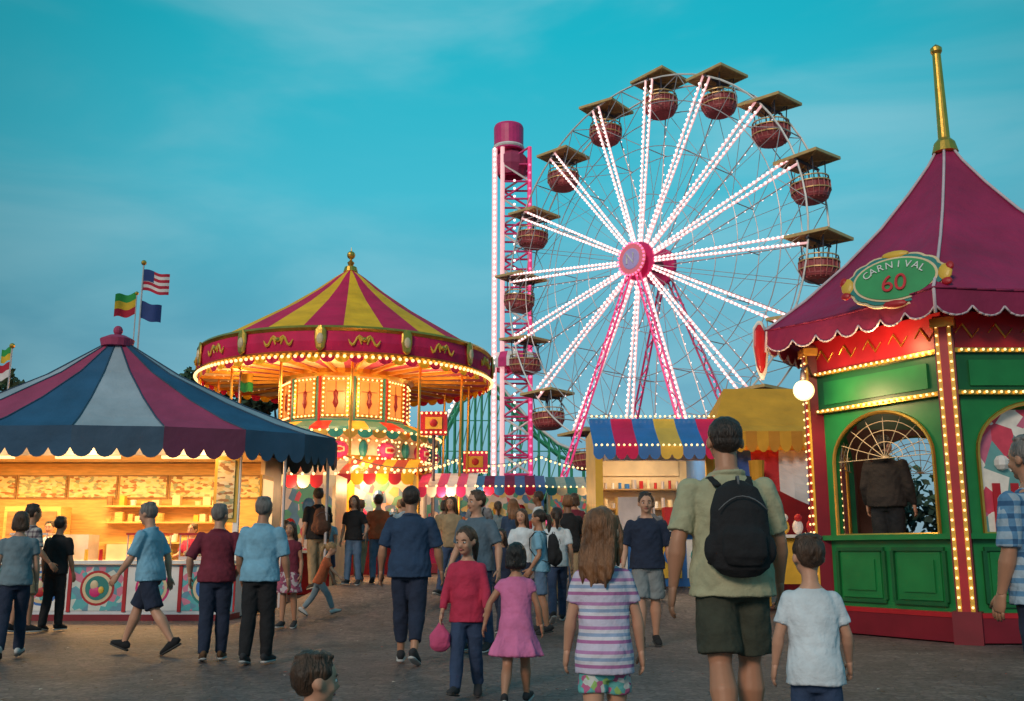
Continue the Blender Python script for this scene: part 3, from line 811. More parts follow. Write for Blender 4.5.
    m.box((7.6, 15.5, 1.6), (1.2, .5, 1.7), WOOD, rz=.3)
    for i in range(6):
        m.sph((7.3 + i * .12, 15.2, 2.55), (.1, .08, .13), random.choice([PINK, YELP, WHITE, BLUE]), 8, 6)
    m.obj('floor_and_shelf', E)
    prof = [(.1, 7.42), (.28, 7.12), (.62, 6.66), (1.1, 6.08), (1.7, 5.48), (2.35, 4.92), (2.98, 4.46)]
    def cp(q, r_, z_, k=1.0):
        qq = (q % D(60)) - D(30); hexr = math.cos(D(30)) / math.cos(qq)
        bil = 1 - .035 * k * (math.cos(qq * 3))
        return (C.x + r_ * hexr * bil * math.cos(q), C.y + r_ * hexr * bil * math.sin(q), z_ - .03 * math.cos(qq * 3) * r_ / 3)
    m = MB(); n = 72
    vs = [cp(2 * math.pi * j / n, rr, zz) for rr, zz in prof for j in range(n)]
    fs = [(i * n + j, i * n + (j + 1) % n, (i + 1) * n + (j + 1) % n, (i + 1) * n + j) for i in range(len(prof) - 1) for j in range(n)]
    m.add(vs, fs, mat('wine_canvas', (.33, .014, .085), .6, var=.22, vs=1.1, bump=.7, bs=2.6, bd=.1)); m.obj('canopy', E, smooth=True)
    m = MB()
    dk = canvas('wine_canvas_edge', (.25, .012, .065)); rope = mat('white_rope', (.62, .5, .55), .8, bump=.4, bs=60)
    def pth(t_):
        p = cp(2 * math.pi * t_, 3.0, 0); return p[0], p[1]
    m.valance(pth, 4.46, 4.1, 42, lambda j: dk, .35, trim=rope)
    for k in range(6):
        q = D(60 * k)
        pts = [Vector(cp(q, rr + .012, zz + .015)) for rr, zz in prof] + [Vector(cp(q, 3.02, 4.12))]
        m.loft(pts, [.022] * len(pts), rope, n=6)
    pts = [Vector(cp(2 * math.pi * i / 72, 3.01, 4.46)) for i in range(73)]
    for i in range(72):
        m.rod(pts[i], pts[i + 1], .014, dk, 5)
    m.obj('valance_and_ropes', E, smooth=True)
    m = MB()
    m.lathe(C, [(.0, 7.3), (.2, 7.36), (.16, 7.52), (.09, 7.6), (.085, 7.9), (.065, 9.05), (.09, 9.1), (.09, 9.16), (.05, 9.2), (0, 9.24)], GOLD, 16)
    m.obj('spire', E, smooth=True)
    N_ = Vector((-.60, -.76, .22)).normalized(); tn = Vector((.76, -.60, 0)).normalized(); up = N_.cross(tn)
    O = Vector((5.13, 12.94, 4.70)); F = frame(O, tn, up, N_) @ Matrix.Scale(1.14, 4)
    m = MB(); m.M = F
    def ell(a_, b_, z0_, z1_, mm_, lobes=0):
        K = 56; vs = []
        for zz in (z0_, z1_):
            for j in range(K):
                q = 2 * math.pi * j / K; s_ = 1 + (.05 * abs(math.sin(lobes * q / 2)) if lobes else 0)
                vs.append((a_ * s_ * math.cos(q), b_ * s_ * math.sin(q), zz))
        m.add(vs, [tuple(range(K))[::-1], tuple(range(K, 2 * K))] + [(j, (j + 1) % K, K + (j + 1) % K, K + j) for j in range(K)], mm_)
    ell(.56, .34, -.03, .0, CREAM, 14); ell(.53, .31, .0, .02, TEAL, 14); ell(.49, .285, .02, .03, CREAM); ell(.46, .26, .03, .04, paint('sign_green', (.04, .33, .11)))
    for s_ in (-1, 1):
        m.sph((s_ * .56, 0, .01), (.08, .11, .03), YELP); m.sph((s_ * .61, .07, .01), (.05, .06, .03), RED); m.sph((s_ * .58, -.12, .01), (.06, .05, .03), RED)
        m.rod((s_ * .3, .1, -.02), (s_ * .3, .1, -.5), .02, DSTEEL)
    m.sph((0, -.31, .01), (.14, .05, .03), RED); m.sph((0, .33, .01), (.16, .05, .03), YELP)
    m.M = None; m.obj('oval_sign', E)
    text('sign_number', '60', F @ Matrix.Translation((0, -.07, .05)), .30, paint('sign_red', (.6, .02, .03)), E, .012)
    for i, ch in enumerate('CARNIVAL'):
        a = D(90 + (3.5 - i) * 17); text('sign_letter', ch, F @ Matrix.Translation((.37 * math.cos(a), .19 * math.sin(a) - .015, .05)) @ Matrix.Rotation((a - D(90)) * .6, 4, 'Z'), .125, WHITE, E, .006)
    m = MB()
    m.loft([(3.82, 15.05, 4.62), (3.82, 15.05, 4.5), (3.82, 15.05, 4.2), (3.82, 15.05, 3.85), (3.82, 15.05, 3.7)], [(.05, .02), (.15, .03), (.17, .03), (.11, .03), (.03, .02)], WHITE, (.8, .5, 0), 12)
    m.loft([(3.80, 15.0, 4.55), (3.80, 15.0, 4.45), (3.80, 15.0, 4.2), (3.80, 15.0, 3.9), (3.80, 15.0, 3.8)], [(.03, .02), (.11, .04), (.13, .04), (.08, .04), (.02, .02)], RED, (.8, .5, 0), 12)
    m.obj('shield_sign', E)
    lamp('booth_inner_lamp', 'POINT', (7.0, 15.2, 3.8), 24, (1, .7, .45), .15, E)
    lamp('booth_eave_lamp', 'POINT', (4.95, 13.3, 3.95), 20, (1, .60, .28), .1, E)
    G = empty('globe_lamp'); m = MB(); g_ = Vector((4.22, 14.3, 3.42))
    m.sph(g_, .15, LAMPM, 20, 14); m.rod(g_ + Vector((0, 0, .14)), g_ + Vector((0, 0, .3)), .05, DSTEEL, 10, .03)
    m.loft([g_ + Vector((0, 0, .3)), g_ + Vector((.15, .25, .42)), Vector((4.56, 14.95, 3.7))], [.018] * 3, DSTEEL, n=6)
    m.obj('globe', G, smooth=True)
    lamp('globe_light', 'POINT', g_ + Vector((-.12, -.3, -.05)), 60, (1, .64, .30), .12, G)
booth()
# ------------------------------------------------------------------ middle stalls
def snack_stand():
    E = empty('snack_stand'); m = MB(); x0, x1, yf, yb = 1.62, 3.75, 19., 21.4; g_ = .5
    m.box((x0, (yf + yb) / 2, g_ + 1.5), (.08, yb - yf, 3.0), YELP); m.box((x1, (yf + yb) / 2, g_ + 1.5), (.08, yb - yf, 3.0), BLUE)
    m.box(((x0 + x1) / 2, yb, g_ + 1.5), (x1 - x0, .08, 3.0), CREAM)
    m.box(((x0 + x1) / 2, yf, g_ + .5), (x1 - x0 - .08, .1, 1.0), BLUE); m.box(((x0 + x1) / 2, yf - .12, g_ + 1.02), (x1 - x0, .4, .05), WHITE)
    for x in (x0 + .02, x1 - .02):
        m.box((x, yf - .03, g_ + 1.5), (.14, .12, 3.0), YELP)
    m.box(((x0 + x1) / 2, yf, g_ + 2.4), (x1 - x0 - .08, .08, .16), WHITE)
    for k in range(4):
        m.box((x0 + .32 + k * .5, yf - .065, g_ + .5), (.4, .03, .7), (WHITE, RED, YELP, WHITE)[k])
        m.sph((x0 + .32 + k * .5, yf - .08, g_ + .55), (.13, .02, .16), (RED, WHITE, BLUE, TEAL)[k])
    m.box((x0 + .75, yf + .5, g_ + 1.35), (.7, .5, .6), STEEL); m.box((x1 - .6, yf + .4, g_ + 1.25), (.5, .4, .42), RED)
    for z in (1.5, 1.9):
        m.box(((x0 + x1) / 2, yb - .2, g_ + z), (x1 - x0 - .2, .3, .03), WOOD)
        for k in range(12):
            m.rod((x0 + .2 + k * .15, yb - .2, g_ + z + .02), (x0 + .2 + k * .15, yb - .2, g_ + z + random.uniform(.1, .26)), random.uniform(.03, .055), random.choice([WHITE, CREAM, STEEL, RED, BLUE]), 8)
    m.box(((x0 + x1) / 2, yb - .07, g_ + 2.35), (1.7, .03, .3), CREAM)
    m.box(((x0 + x1) / 2, yf + 1.1, g_ + 2.98), (x1 - x0, yb - yf, .08), WHITE)
    m.box(((x0 + x1) / 2, yf - .04, g_ + 2.75), (x1 - x0 + .1, .06, .36), mat('stand_sign', (.8, .5, .1), .5, pattern='print', pscale=4, pcols=[(.8, .5, .1), (.7, .66, .6), (.6, .05, .05), (.1, .2, .5)]))
    m.obj('cabin', E)
    m = MB(); n = 12; cols = [BLUE, MAG, BLUE, YELP, BLUE, MAG]
    for k in range(n):
        a = x0 - .15 + (x1 - x0 + .3) * k / n; b_ = x0 - .15 + (x1 - x0 + .3) * (k + 1) / n
        K = 4
        for i in range(K):
            t0, t1 = i / K, (i + 1) / K
            f = lambda t: (yf - .0 - .95 * t, g_ + 3.12 - .62 * t ** .8)
            (y0, z0), (y1, z1) = f(t0), f(t1)
            m.add([(a, y0, z0), (b_, y0, z0), (b_, y1, z1), (a, y1, z1)], [(0, 1, 2, 3)], cols[(k // 2) % 6])
    m.valance(lambda t: (x0 - .15 + (x1 - x0 + .3) * t, yf - .95), g_ + 2.5, g_ + 2.26, 12, lambda j: cols[(j // 2) % 6], .4)
    m.obj('striped_awning', E)
    b = MB(); b.bulbs(seg((x0 - .1, yf - .97, g_ + 2.52), (x1 + .1, yf - .97, g_ + 2.52), 24) + seg((x0 - .1, yf - .05, g_ + 3.16), (x1 + .1, yf - .05, g_ + 3.16), 26), .022, BULB)
    b.box(((x0 + x1) / 2, yf + 1, g_ + 2.85), (1.2, .12, .06), LAMPM); b.obj('bulbs', E)
    lamp('stand_lamp', 'AREA', ((x0 + x1) / 2, yf + .9, g_ + 2.8), 60, (1, .78, .5), 1.4, E, sy=.8)
snack_stand()
def yellow_tent():
    E = empty('yellow_tent'); m = MB(); x0, x1, y0, y1 = 4.0, 7.2, 20.0, 23.
    zt = 4.6; ze = 3.5; cx, cy = 5.6, 21.5
    GC = canvas('golden_canvas', (.72, .34, .025)); GC2 = canvas('amber_canvas', (.6, .24, .02))
    K = 5
    cor = [(x0, y0), (x1, y0), (x1, y1), (x0, y1)]
    for i in range(4):
        a, b_ = Vector(cor[i]), Vector(cor[(i + 1) % 4]); rid = [(4.6, cy), (6.6, cy)]
        if i == 0: R0, R1 = Vector(rid[0]), Vector(rid[1])
        if i == 1: R0 = R1 = Vector(rid[1])
        if i == 2: R0, R1 = Vector(rid[1]), Vector(rid[0])
        if i == 3: R0 = R1 = Vector(rid[0])
        for s_ in range(K):
            t0, t1 = s_ / K, (s_ + 1) / K
            A0 = a.lerp(R0, t0); A1 = a.lerp(R0, t1); B0 = b_.lerp(R1, t0); B1 = b_.lerp(R1, t1)
            zz = lambda t: ze + (zt - ze) * t ** 1.25
            m.add([(*A0, zz(t0)), (*B0, zz(t0)), (*B1, zz(t1)), (*A1, zz(t1))], [(0, 1, 2, 3)], GC)
        m.valance(lambda t, a=a, b_=b_: tuple(a.lerp(b_, t)), ze, ze - .42, 14, lambda j: (GC, GC2)[j % 2], .35)
        m.rod((*a, 0), (*a, ze), .05, YELP, 8)
    m.obj('canopy', E)
    m = MB()
    m.box((cx, y1 - .1, 1.8), (3.1, .05, 3.2), DRED)
    dc = [canvas('drape_blue', (.03, .10, .38)), canvas('drape_red', (.5, .03, .04)), canvas('drape_white', (.6, .6, .62))]
    for k in range(10):
        a = x0 + .3 + k * .28
        pts0 = []; pts1 = []
        for i in range(7):
            t = i / 6; pts0.append((a, y0 + .35 + .04 * math.sin(t * 3 + (k - 1) * 2.), ze - .35 - .95 * t * (1 + .15 * math.sin(k * 1.3)))); pts1.append((a + .28, y0 + .35 + .04 * math.sin(k * 2. + t * 3), ze - .35 - .95 * t * (1 + .15 * math.sin((k + 1) * 1.3))))
        m.add(pts0 + pts1, [(i, i + 1, 8 + i, 7 + i) for i in range(6)], dc[(k // 2) % 3])
    m.box((cx - .1, y0 + .6, .95), (2.7, .6, .9), YELP); m.box((cx - .1, y0 + .55, 1.43), (2.85, .8, .06), WHITE)
    for k in range(9):
        m.sph((4.4 + k * .28, y0 + .6, 1.62), (.11, .1, .15), random.choice([PINK, RED, BLUE, YELP, WHITE, TEAL]), 10, 8)
        m.sph((4.4 + k * .28, y0 + .55, 1.8), .08, random.choice([PINK, RED, BLUE, YELP, WHITE, TEAL]), 10, 8)
    m.loft([(4.85, y0 - .1, .1), (4.85, y0 - .1, 1.2), (4.85, y0 - .1, 1.9), (4.85, y0 - .1, 2.9)], [.17, .14, .09, .16], GC, n=12)
    m.obj('drapes_and_counter', E, smooth=False)
    lamp('tent_lamp', 'POINT', (cx - .4, cy - .4, 3.1), 70, (1, .72, .4), .2, E)
yellow_tent()
PRZ = mat('prize_wall', (.5, .3, .3), .6, pattern='print', pscale=5, pcols=[(.6, .1, .15), (.65, .5, .2), (.1, .25, .4), (.6, .55, .5), (.1, .35, .25)], emit=.2)
def game_stall(x, y, w_, h, c1, c2, lit=True):
    E = empty('game_stall', (x, y, gz(x, y))); m = MB()
    m.box((0, 1.6, h / 2), (w_, .08, h), PRZ); m.box((-w_ / 2, .8, h / 2), (.08, 1.6, h), c2); m.box((w_ / 2, .8, h / 2), (.08, 1.6, h), c2)
    m.box((0, .1, .5), (w_ - .1, .1, .95), c1); m.box((0, .05, 1.0), (w_, .35, .06), WHITE)
    n = max(6, int(w_ / .35))
    for k in range(n):
        a = -w_ / 2 - .1 + (w_ + .2) * k / n; b_ = -w_ / 2 - .1 + (w_ + .2) * (k + 1) / n
        m.add([(a, 1.7, h + .5), (b_, 1.7, h + .5), (b_, -.4, h - .05), (a, -.4, h - .05)], [(0, 1, 2, 3)], (c1, c2)[k % 2])
    m.valance(lambda t: (-w_ / 2 - .1 + (w_ + .2) * t, -.4), h - .05, h - .35, n, lambda j: (c1, c2)[j % 2], .4)
    m.bulbs(seg((-w_ / 2 - .1, -.43, h - .02), (w_ / 2 + .1, -.43, h - .02), int(w_ / .2)), .035, BULB)
    for k in range(int(w_ / .45)):
        m.sph((-w_ / 2 + .3 + k * .45, 1.3, 1.6 + .5 * (k % 2)), (.16, .14, .22), random.choice([PINK, RED, BLUE, YELP, WHITE, TEAL]), 8, 6)
    m.obj('stall_body', E)
    if lit:
        lamp('stall_lamp', 'POINT', (0, -.5, h - .4), 60, (1, .60, .28), .2, E)
game_stall(-1.0, 36, 4.2, 2.9, MAG, BLUE)
game_stall(3.2, 38, 3.6, 3.0, TEAL, CREAM)
game_stall(-5.0, 23.8, 1.6, 2.8, RED, CREAM)
game_stall(-3.6, 27.0, 1.8, 2.7, RED, YEL)
game_stall(7.8, 33, 4., 3.1, BLUE, YEL)
game_stall(-1.9, 29.5, 1.5, 2.5, PINK, WHITE)
def sign_box(x, y, z, c):
    E = empty('lit_sign', (x, y, gz(x, y))); m = MB(); m.rod((0, 0, 0), (0, 0, z), .05, DSTEEL, 8); m.box((0, -.02, z + .3), (.8, .25, .7), c)
    m.box((0, -.16, z + .3), (.5, .04, .36), YELP); m.sph((0, -.18, z + .3), (.12, .03, .12), RED); m.bulbs(seg((-.36, -.17, z + .02), (.36, -.17, z + .02), 6) + seg((-.36, -.17, z + .6), (.36, -.17, z + .6), 6), .035, BULB); m.obj('sign', E)
sign_box(-2.35, 30, 4.1, RED); sign_box(-1.2, 33, 3.2, PINK)
def string(pts, n, sag, name='string_lights'):
    E = empty(name); m = MB()
    for i in range(len(pts) - 1):
        a, b_ = Vector(pts[i]), Vector(pts[i + 1]); P = []
        for k in range(n + 1):
            t = k / n; p = a.lerp(b_, t); p.z -= sag * 4 * t * (1 - t); P.append(p)
        for k in range(n):
            m.rod(P[k], P[k + 1], .01, DSTEEL, 4)
        m.bulbs([p - Vector((0, 0, .06)) for p in P], .04, BULB)
    m.obj('bulbs', E)
string([(-3., 36, 4.6), (1, 34, 4.3), (4.5, 36, 4.4), (9, 38, 4.7)], 22, .35)
string([(-3.3, 20, 3.0), (-1.6, 31, 4.0)], 20, .3)
# ------------------------------------------------------------------ trees
def leafmat(n, c):
    return mat(n, c, .7, var=.5, vs=2.5)
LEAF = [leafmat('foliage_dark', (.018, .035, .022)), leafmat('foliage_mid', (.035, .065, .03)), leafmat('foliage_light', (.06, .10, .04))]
BARK = mat('bark', (.06, .045, .035), .9, var=.3, bump=.5)
def tree(x, y, h, r, name='tree', seed=0):
    rg = np.random.default_rng(seed); E = empty(name, (x, y, gz(x, y))); m = MB()
    m.loft([(0, 0, -.1), (.05, 0, h * .25), (.1, .05, h * .5), (0, 0, h * .8)], [.04 * h, .028 * h, .02 * h, .008 * h], BARK, n=8)
    cl = []
    for i in range(26):
        q = rg.uniform(0, 6.28); zz = rg.uniform(.35, .98); rr = r * math.sqrt(max(0, 1 - ((zz - .6) / .42) ** 2)) * rg.uniform(.35, 1.0)
        c = Vector((rr * math.cos(q), rr * math.sin(q), h * zz)); cl.append(c)
        if i < 12:
            m.loft([(0, 0, h * .3 + i * .02 * h), c * .5 + Vector((0, 0, h * .28)), c], [.014 * h, .009 * h, .003 * h], BARK, n=5)
    m.obj('trunk_and_limbs', E, smooth=True)
    m = MB(); nl = 190
    for c in cl:
        s_ = r * rg.uniform(.2, .34); P = rg.normal(0, 1, (nl, 3)); P /= np.linalg.norm(P, axis=1)[:, None]; P *= (rg.uniform(.3, 1.05, nl) ** .6)[:, None] * s_
        for p in P:
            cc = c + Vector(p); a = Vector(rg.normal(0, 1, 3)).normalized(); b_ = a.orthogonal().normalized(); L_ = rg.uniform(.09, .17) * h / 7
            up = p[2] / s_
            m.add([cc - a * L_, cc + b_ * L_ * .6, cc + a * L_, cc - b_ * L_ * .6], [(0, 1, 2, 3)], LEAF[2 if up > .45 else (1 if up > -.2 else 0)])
    m.obj('foliage', E)
for i, (x, y, h, r) in enumerate([(-17.3, 34, 6.6, 3.0), (-20.5, 36, 7.0, 3.3), (-15.6, 38, 6.6, 2.6), (-12.1, 38, 7.3, 1.6), (-9.0, 39, 6.9, 2.1), (-13.0, 42, 6.8, 3.), (13., 40, 6.5, 3.)]):
    tree(x, y, h, r, 'tree', i + 3)
def treeline():
    E = empty('distant_trees'); m = MB(); rg = np.random.default_rng(5)
    x = -95.
    while x < 95:
        h = rg.uniform(5.5, 10); y = rg.uniform(88, 98)
        m.rod((x, y, 0), (x, y, h * .7), .2, BARK, 5)
        for k in range(240):
            q = rg.normal(0, 1, 3); q /= np.linalg.norm(q); rr = rg.uniform(.5, 1)
            c = Vector((x + q[0] * 3.2 * rr, y + q[1] * 2 * rr, h * .6 + q[2] * h * .42 * rr)); a = Vector(rg.normal(0, 1, 3)).normalized(); b_ = a.orthogonal()
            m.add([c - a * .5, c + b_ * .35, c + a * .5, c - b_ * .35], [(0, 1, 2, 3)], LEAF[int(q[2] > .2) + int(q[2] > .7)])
        x += rg.uniform(2.2, 3.6)
    m.obj('foliage', E)
treeline()

# ------------------------------------------------------------------ people
SK = {'light': mat('skin_light', (.56, .29, .19), .5, var=.1), 'tan': mat('skin_tan', (.44, .21, .125), .5, var=.1), 'dark': mat('skin_dark', (.20, .09, .05), .5, var=.1)}
EYEW = mat('eye_white', (.7, .68, .65), .3); EYED = mat('iris', (.03, .02, .015), .2); LIP = mat('lips', (.42, .11, .10), .5)
def hairmat(n, c):
    return mat(n, c, .42, var=.5, vs=16, bump=.9, bs=55, bd=.015, stretch=(2.4, 2.4, .3))
HR = {'black': hairmat('hair_black', (.012, .010, .010)), 'brown': hairmat('hair_brown', (.065, .033, .018)), 'auburn': hairmat('hair_auburn', (.20, .085, .035)), 'blond': hairmat('hair_blond', (.33, .19, .08)), 'grey': hairmat('hair_grey', (.17, .15, .14)), 'dark': hairmat('hair_dark', (.028, .017, .013))}
_fc = {}
def fab(n, c, **k):
    if n in _fc:
        return _fc[n]
    _fc[n] = mat('fabric_' + n, c, .9, var=.18, vs=7, bump=.9, bs=10, bd=.03, **k); return _fc[n]
def remesh(m, name, vox, parent, mt, fold=0., sm=3, seed=0., hair=False):
    o = m.obj('tmp', None)
    r = o.modifiers.new('r', 'REMESH'); r.mode = 'VOXEL'; r.voxel_size = vox; r.use_smooth_shade = True
    s_ = o.modifiers.new('s', 'SMOOTH'); s_.factor = .5; s_.iterations = sm
    dg = bpy.context.evaluated_depsgraph_get()
    me = bpy.data.meshes.new_from_object(o.evaluated_get(dg)); bpy.data.objects.remove(o)
    me.name = name; me.materials.clear(); me.materials.append(mt)
    me.polygons.foreach_set('material_index', [0] * len(me.polygons)); me.polygons.foreach_set('use_smooth', [True] * len(me.polygons))
    if fold:
        n = len(me.vertices); co_ = np.empty(n * 3, 'f'); me.vertices.foreach_get('co', co_); nn = np.empty(n * 3, 'f'); me.vertex_normals.foreach_get('vector', nn)
        c = co_.reshape(-1, 3); nn = nn.reshape(-1, 3); x, y, z = c.T
        if hair:
            d = .5 * np.sin(150 * x + 6 * np.sin(18 * z + seed) + seed) + .5 * np.sin(140 * y + 5 * np.sin(21 * z) + 3 * np.sin(40 * x)) + .7 * np.sin(50 * x + 30 * z * np.sin(seed) + 42 * y + seed)
        else:
            d = np.sin(19 * z + 6 * np.sin(7 * x + seed) + 5 * np.sin(9 * y + seed * 2)) * .45 + .4 * np.sin(41 * z + 22 * x * np.sin(seed) + 9 * np.sin(13 * y + seed)) + .3 * np.sin(33 * x + 15 * z + seed) + .25 * np.sin(70 * z + 50 * x + 8 * np.sin(25 * y + seed))
        c += nn * (d * fold)[:, None]; me.vertices.foreach_set('co', c.ravel())
    me.update()
    q = bpy.data.objects.new(name, me); sc.collection.objects.link(q); q.parent = parent; return q
WALK1 = dict(hr=24, kr=8, hl=-14, kl=22, ar=-18, al=20, er=14, el=22)
WALK2 = dict(hl=24, kl=8, hr=-14, kr=22, al=-18, ar=20, el=14, er=22)
PC = 0
def person(name, x, y, H, face=0, child=False, w=1., skin='light', shirt=None, sleeve=.55, hem=-.035, bottom=None, blen=1., btype='pants', hair='short', hc='brown', shoe=None, pack=None, z0=None, bag=None, belly=0., hood=False, **pose):
    global PC
    PC += 1; sd = PC * 1.37
    p = dict(hr=5, hl=-4, kr=4, kl=7, ar=4, al=-5, er=16, el=16, abr=9, abl=9, inr=0, inl=0, lean=2, yaw=0, nod=0, twist=0); p.update(pose)
    E = empty(name, (x, y, 0), D(face)); vox = (.0085 if y < 7 else .0125 if y < 13 else .017)
    skm = SK[skin]; hm = HR[hc]; shirt = shirt or fab('grey', (.2, .2, .22)); bottom = bottom or fab('jeans', (.03, .05, .11)); shoe = shoe or fab('shoe_dark', (.03, .03, .035))
    if child:
        an, sh, thh, s_, hw, sw, af = .045, .205, .215, 1.27, .046, .086 * w, .93
        hip = an + sh + thh; hd = 1 - .080 - hip
        nkz = hd - .112; shz = nkz - .024
        tz = shz / .29
    else:
        an, sh, thh, shz, nkz, hd, s_, hw, sw, af = .045, .24, .242, .29, .314, .404, 1.07, .047, .100 * w, 1.
        hip = an + sh + thh; tz = 1.
    U = Matrix.Translation((0, 0, hip * H)) @ Matrix.Rotation(D(-p['lean']), 4, 'X') @ Matrix.Rotation(D(p['twist']), 4, 'Z')
    sc_ = Matrix.Scale(H, 4)
    UH = U @ sc_
    B = MB(); legs = []
    for s, f, k in ((1, p['hr'], p['kr']), (-1, p['hl'], p['kl'])):
        h0 = Vector((s * hw * w ** .5, 0, hip)); f_ = D(f); g_ = D(f - k)
        kn = h0 + Vector((s * .006, math.sin(f_), -math.cos(f_))) * thh
        ak = kn + Vector((s * .004, math.sin(g_), -math.cos(g_))) * sh
        legs.append((s, h0, kn, ak, g_))
    arms = []
    for s, f, e_, a_, i_ in ((1, p['ar'], p['er'], p['abr'], p['inr']), (-1, p['al'], p['el'], p['abl'], p['inl'])):
        s0 = Vector((s * sw, 0, shz - .030)); f_ = D(f); aa = D(a_); ff = D(f + e_); ia = D(a_ * .4 - i_)
        el = s0 + Vector((s * math.sin(aa), math.sin(f_) * math.cos(aa), -math.cos(f_) * math.cos(aa))) * .158 * af
        dv = Vector((s * math.sin(ia), math.sin(ff) * math.cos(ia), -math.cos(ff) * math.cos(ia))); wr = el + dv * .14 * af
        arms.append((s, s0, el, wr, dv))
    B.M = sc_
    lq = .84 if (blen > .6 and btype == 'pants') else 1.
    for s, h0, kn, ak, g_ in legs:
        mid = kn.lerp(ak, .3)
        B.loft([h0 + Vector((0, 0, .02)), h0.lerp(kn, .4), h0.lerp(kn, .85), kn, mid + Vector((0, -.006 * (lq > .9), 0)), kn.lerp(ak, .75), ak], [.048 * w * lq, .045 * w * lq, .034 * w * lq, .032 * lq, .036 * w * lq, .024, .020], skm, n=14)
        B.sph(ak, .022, skm, 10, 8); B.sph(kn, .033 * lq, skm, 10, 8)
    B.M = UH
    tor = [(-.05, .07, .05, 0), (-.02, .088, .06, -.004), (.02, .094, .066, -.006), (.09, .081 + belly * .3, .056 + belly * .5, belly * .5), (.17, .092, .064, .002), (.225, .100, .062, 0), (.262, .092, .052, -.004), (.284, .070, .043, -.006), (.30, .050, .038, -.007), (.318, .034, .033, -.007)]
    TZ = lambda dz: dz * tz if dz > 0 else dz
    bq = .93
    B.loft([(0, yo, TZ(dz)) for dz, rx, ry, yo in tor], [(rx * w * (bq if dz < .29 else 1), ry * w ** .7 * (bq if dz < .29 else 1)) for dz, rx, ry, yo in tor], skm, n=20)
    for s, s0, el, wr, dv in arms:
        aq = .82 if sleeve > 1 else 1.
        B.loft([s0 + Vector((-s * .012, 0, .004)), s0.lerp(el, .3), s0.lerp(el, .85), el, el.lerp(wr, .25), el.lerp(wr, .8), wr], [.026 * w * aq, .027 * w * aq, .022 * w * aq, .0215 * w * aq, .0245 * w * aq, .0165, .0145], skm, n=12)
        B.sph(s0, .026 * w, skm, 10, 8); B.sph(el, .0215 * w * aq, skm, 10, 8)
    HM = U @ Matrix.Translation(Vector((0, 0, nkz)) * H) @ Matrix.Rotation(D(p['yaw']), 4, 'Z') @ Matrix.Rotation(D(-p['nod']), 4, 'X') @ sc_
    nr = (.034 if w > 1 else .030) * (1 if not child else .98)
    B.M = UH; B.loft([(0, -.008, nkz - .04), (0, -.006, nkz), (0, .002, nkz + .05 * s_)], [nr + .006, nr, nr], skm, n=12)
    B.M = HM; c0 = hd - nkz
    B.sph((0, 0, c0 + .012 * s_), (.045 * s_, .055 * s_, .050 * s_), skm, 20, 14)
    B.sph((0, .014 * s_, c0 - .016 * s_), (.038 * s_, .038 * s_, .046 * s_), skm, 16, 12)
    B.sph((0, .03 * s_, c0 - .048 * s_), (.019 * s_, .02 * s_, .014 * s_), skm, 12, 8)
    B.loft([(0, .048 * s_, c0 + .008 * s_), (0, .057 * s_, c0 - .008 * s_), (0, .063 * s_, c0 - .016 * s_), (0, .052 * s_, c0 - .021 * s_)], [.004 * s_, .006 * s_, .0085 * s_, .007 * s_], skm, n=8)
    for s in (-1, 1):
        B.sph((s * .047 * s_, -.004 * s_, c0 - .006 * s_), (.007 * s_, .012 * s_, .017 * s_), skm, 8, 6)
        B.sph((s * .022 * s_, .036 * s_, c0 - .016 * s_), (.015 * s_, .014 * s_, .014 * s_), skm, 8, 6)
    remesh(B, 'body', vox, E, skm, 0, 2)
    F = MB(); F.M = HM
    for s in (-1, 1):
        F.sph((s * .0175 * s_, .0455 * s_, c0 + .001 * s_), (.0085 * s_, .0065 * s_, .0048 * s_), EYEW, 10, 6)
        F.sph((s * .0175 * s_, .0505 * s_, c0 + .001 * s_), (.004 * s_, .0025 * s_, .0042 * s_), EYED, 8, 6)
        F.loft([(s * .008 * s_, .052 * s_, c0 + .012 * s_), (s * .018 * s_, .051 * s_, c0 + .015 * s_), (s * .029 * s_, .045 * s_, c0 + .012 * s_)], [.002 * s_, .0028 * s_, .0015 * s_], hm, n=6)
    F.loft([(-.014 * s_, .0475 * s_, c0 - .034 * s_), (0, .0525 * s_, c0 - .0335 * s_), (.014 * s_, .0475 * s_, c0 - .034 * s_)], [.002 * s_, .0045 * s_, .002 * s_], LIP, n=6)
    F.obj('face', E, smooth=True)
    Hd = MB(); hands = []
    for s, s0, el, wr, dv in arms:
        tk = Vector((s, 0, 0)); tk = (tk - dv * tk.dot(dv)).normalized(); wd = dv.cross(tk); wd = wd if wd.y > 0 or wd.z > 0 else -wd
        Hd.M = UH
        q = .95 if child else 1.
        Hd.loft([wr - dv * .012, wr + dv * .006, wr + dv * .03 * q, wr + dv * .05 * q, wr + dv * .056 * q], [(.014, .013), (.017, .012), (.023, .011), (.022, .0095), (.015, .006)], skm, xa=wd, n=12)
        for i, (o_, ln) in enumerate(((.017, .036), (.006, .043), (-.005, .040), (-.016, .030))):
            b0 = wr + dv * .047 * q + wd * o_; dd = dv.copy(); P_ = [b0]
            for j in range(3):
                ang = D(14 + 8 * j + i * 3); dd = (dd - tk * math.tan(ang) * .8).normalized() if j else (dd - tk * .12).normalized()
                P_.append(P_[-1] + dd * ln * (.45, .32, .25)[j] * q)
            Hd.loft(P_, [.0055, .0052, .0047, .0032], skm, xa=wd, n=8)
        t0 = wr + dv * .012 + wd * .013; td = (dv * .72 + wd * .62 - tk * .3).normalized(); t1 = t0 + td * .03 * q; t2 = t1 + (td + dv * .7 - tk * .1).normalized() * .022 * q
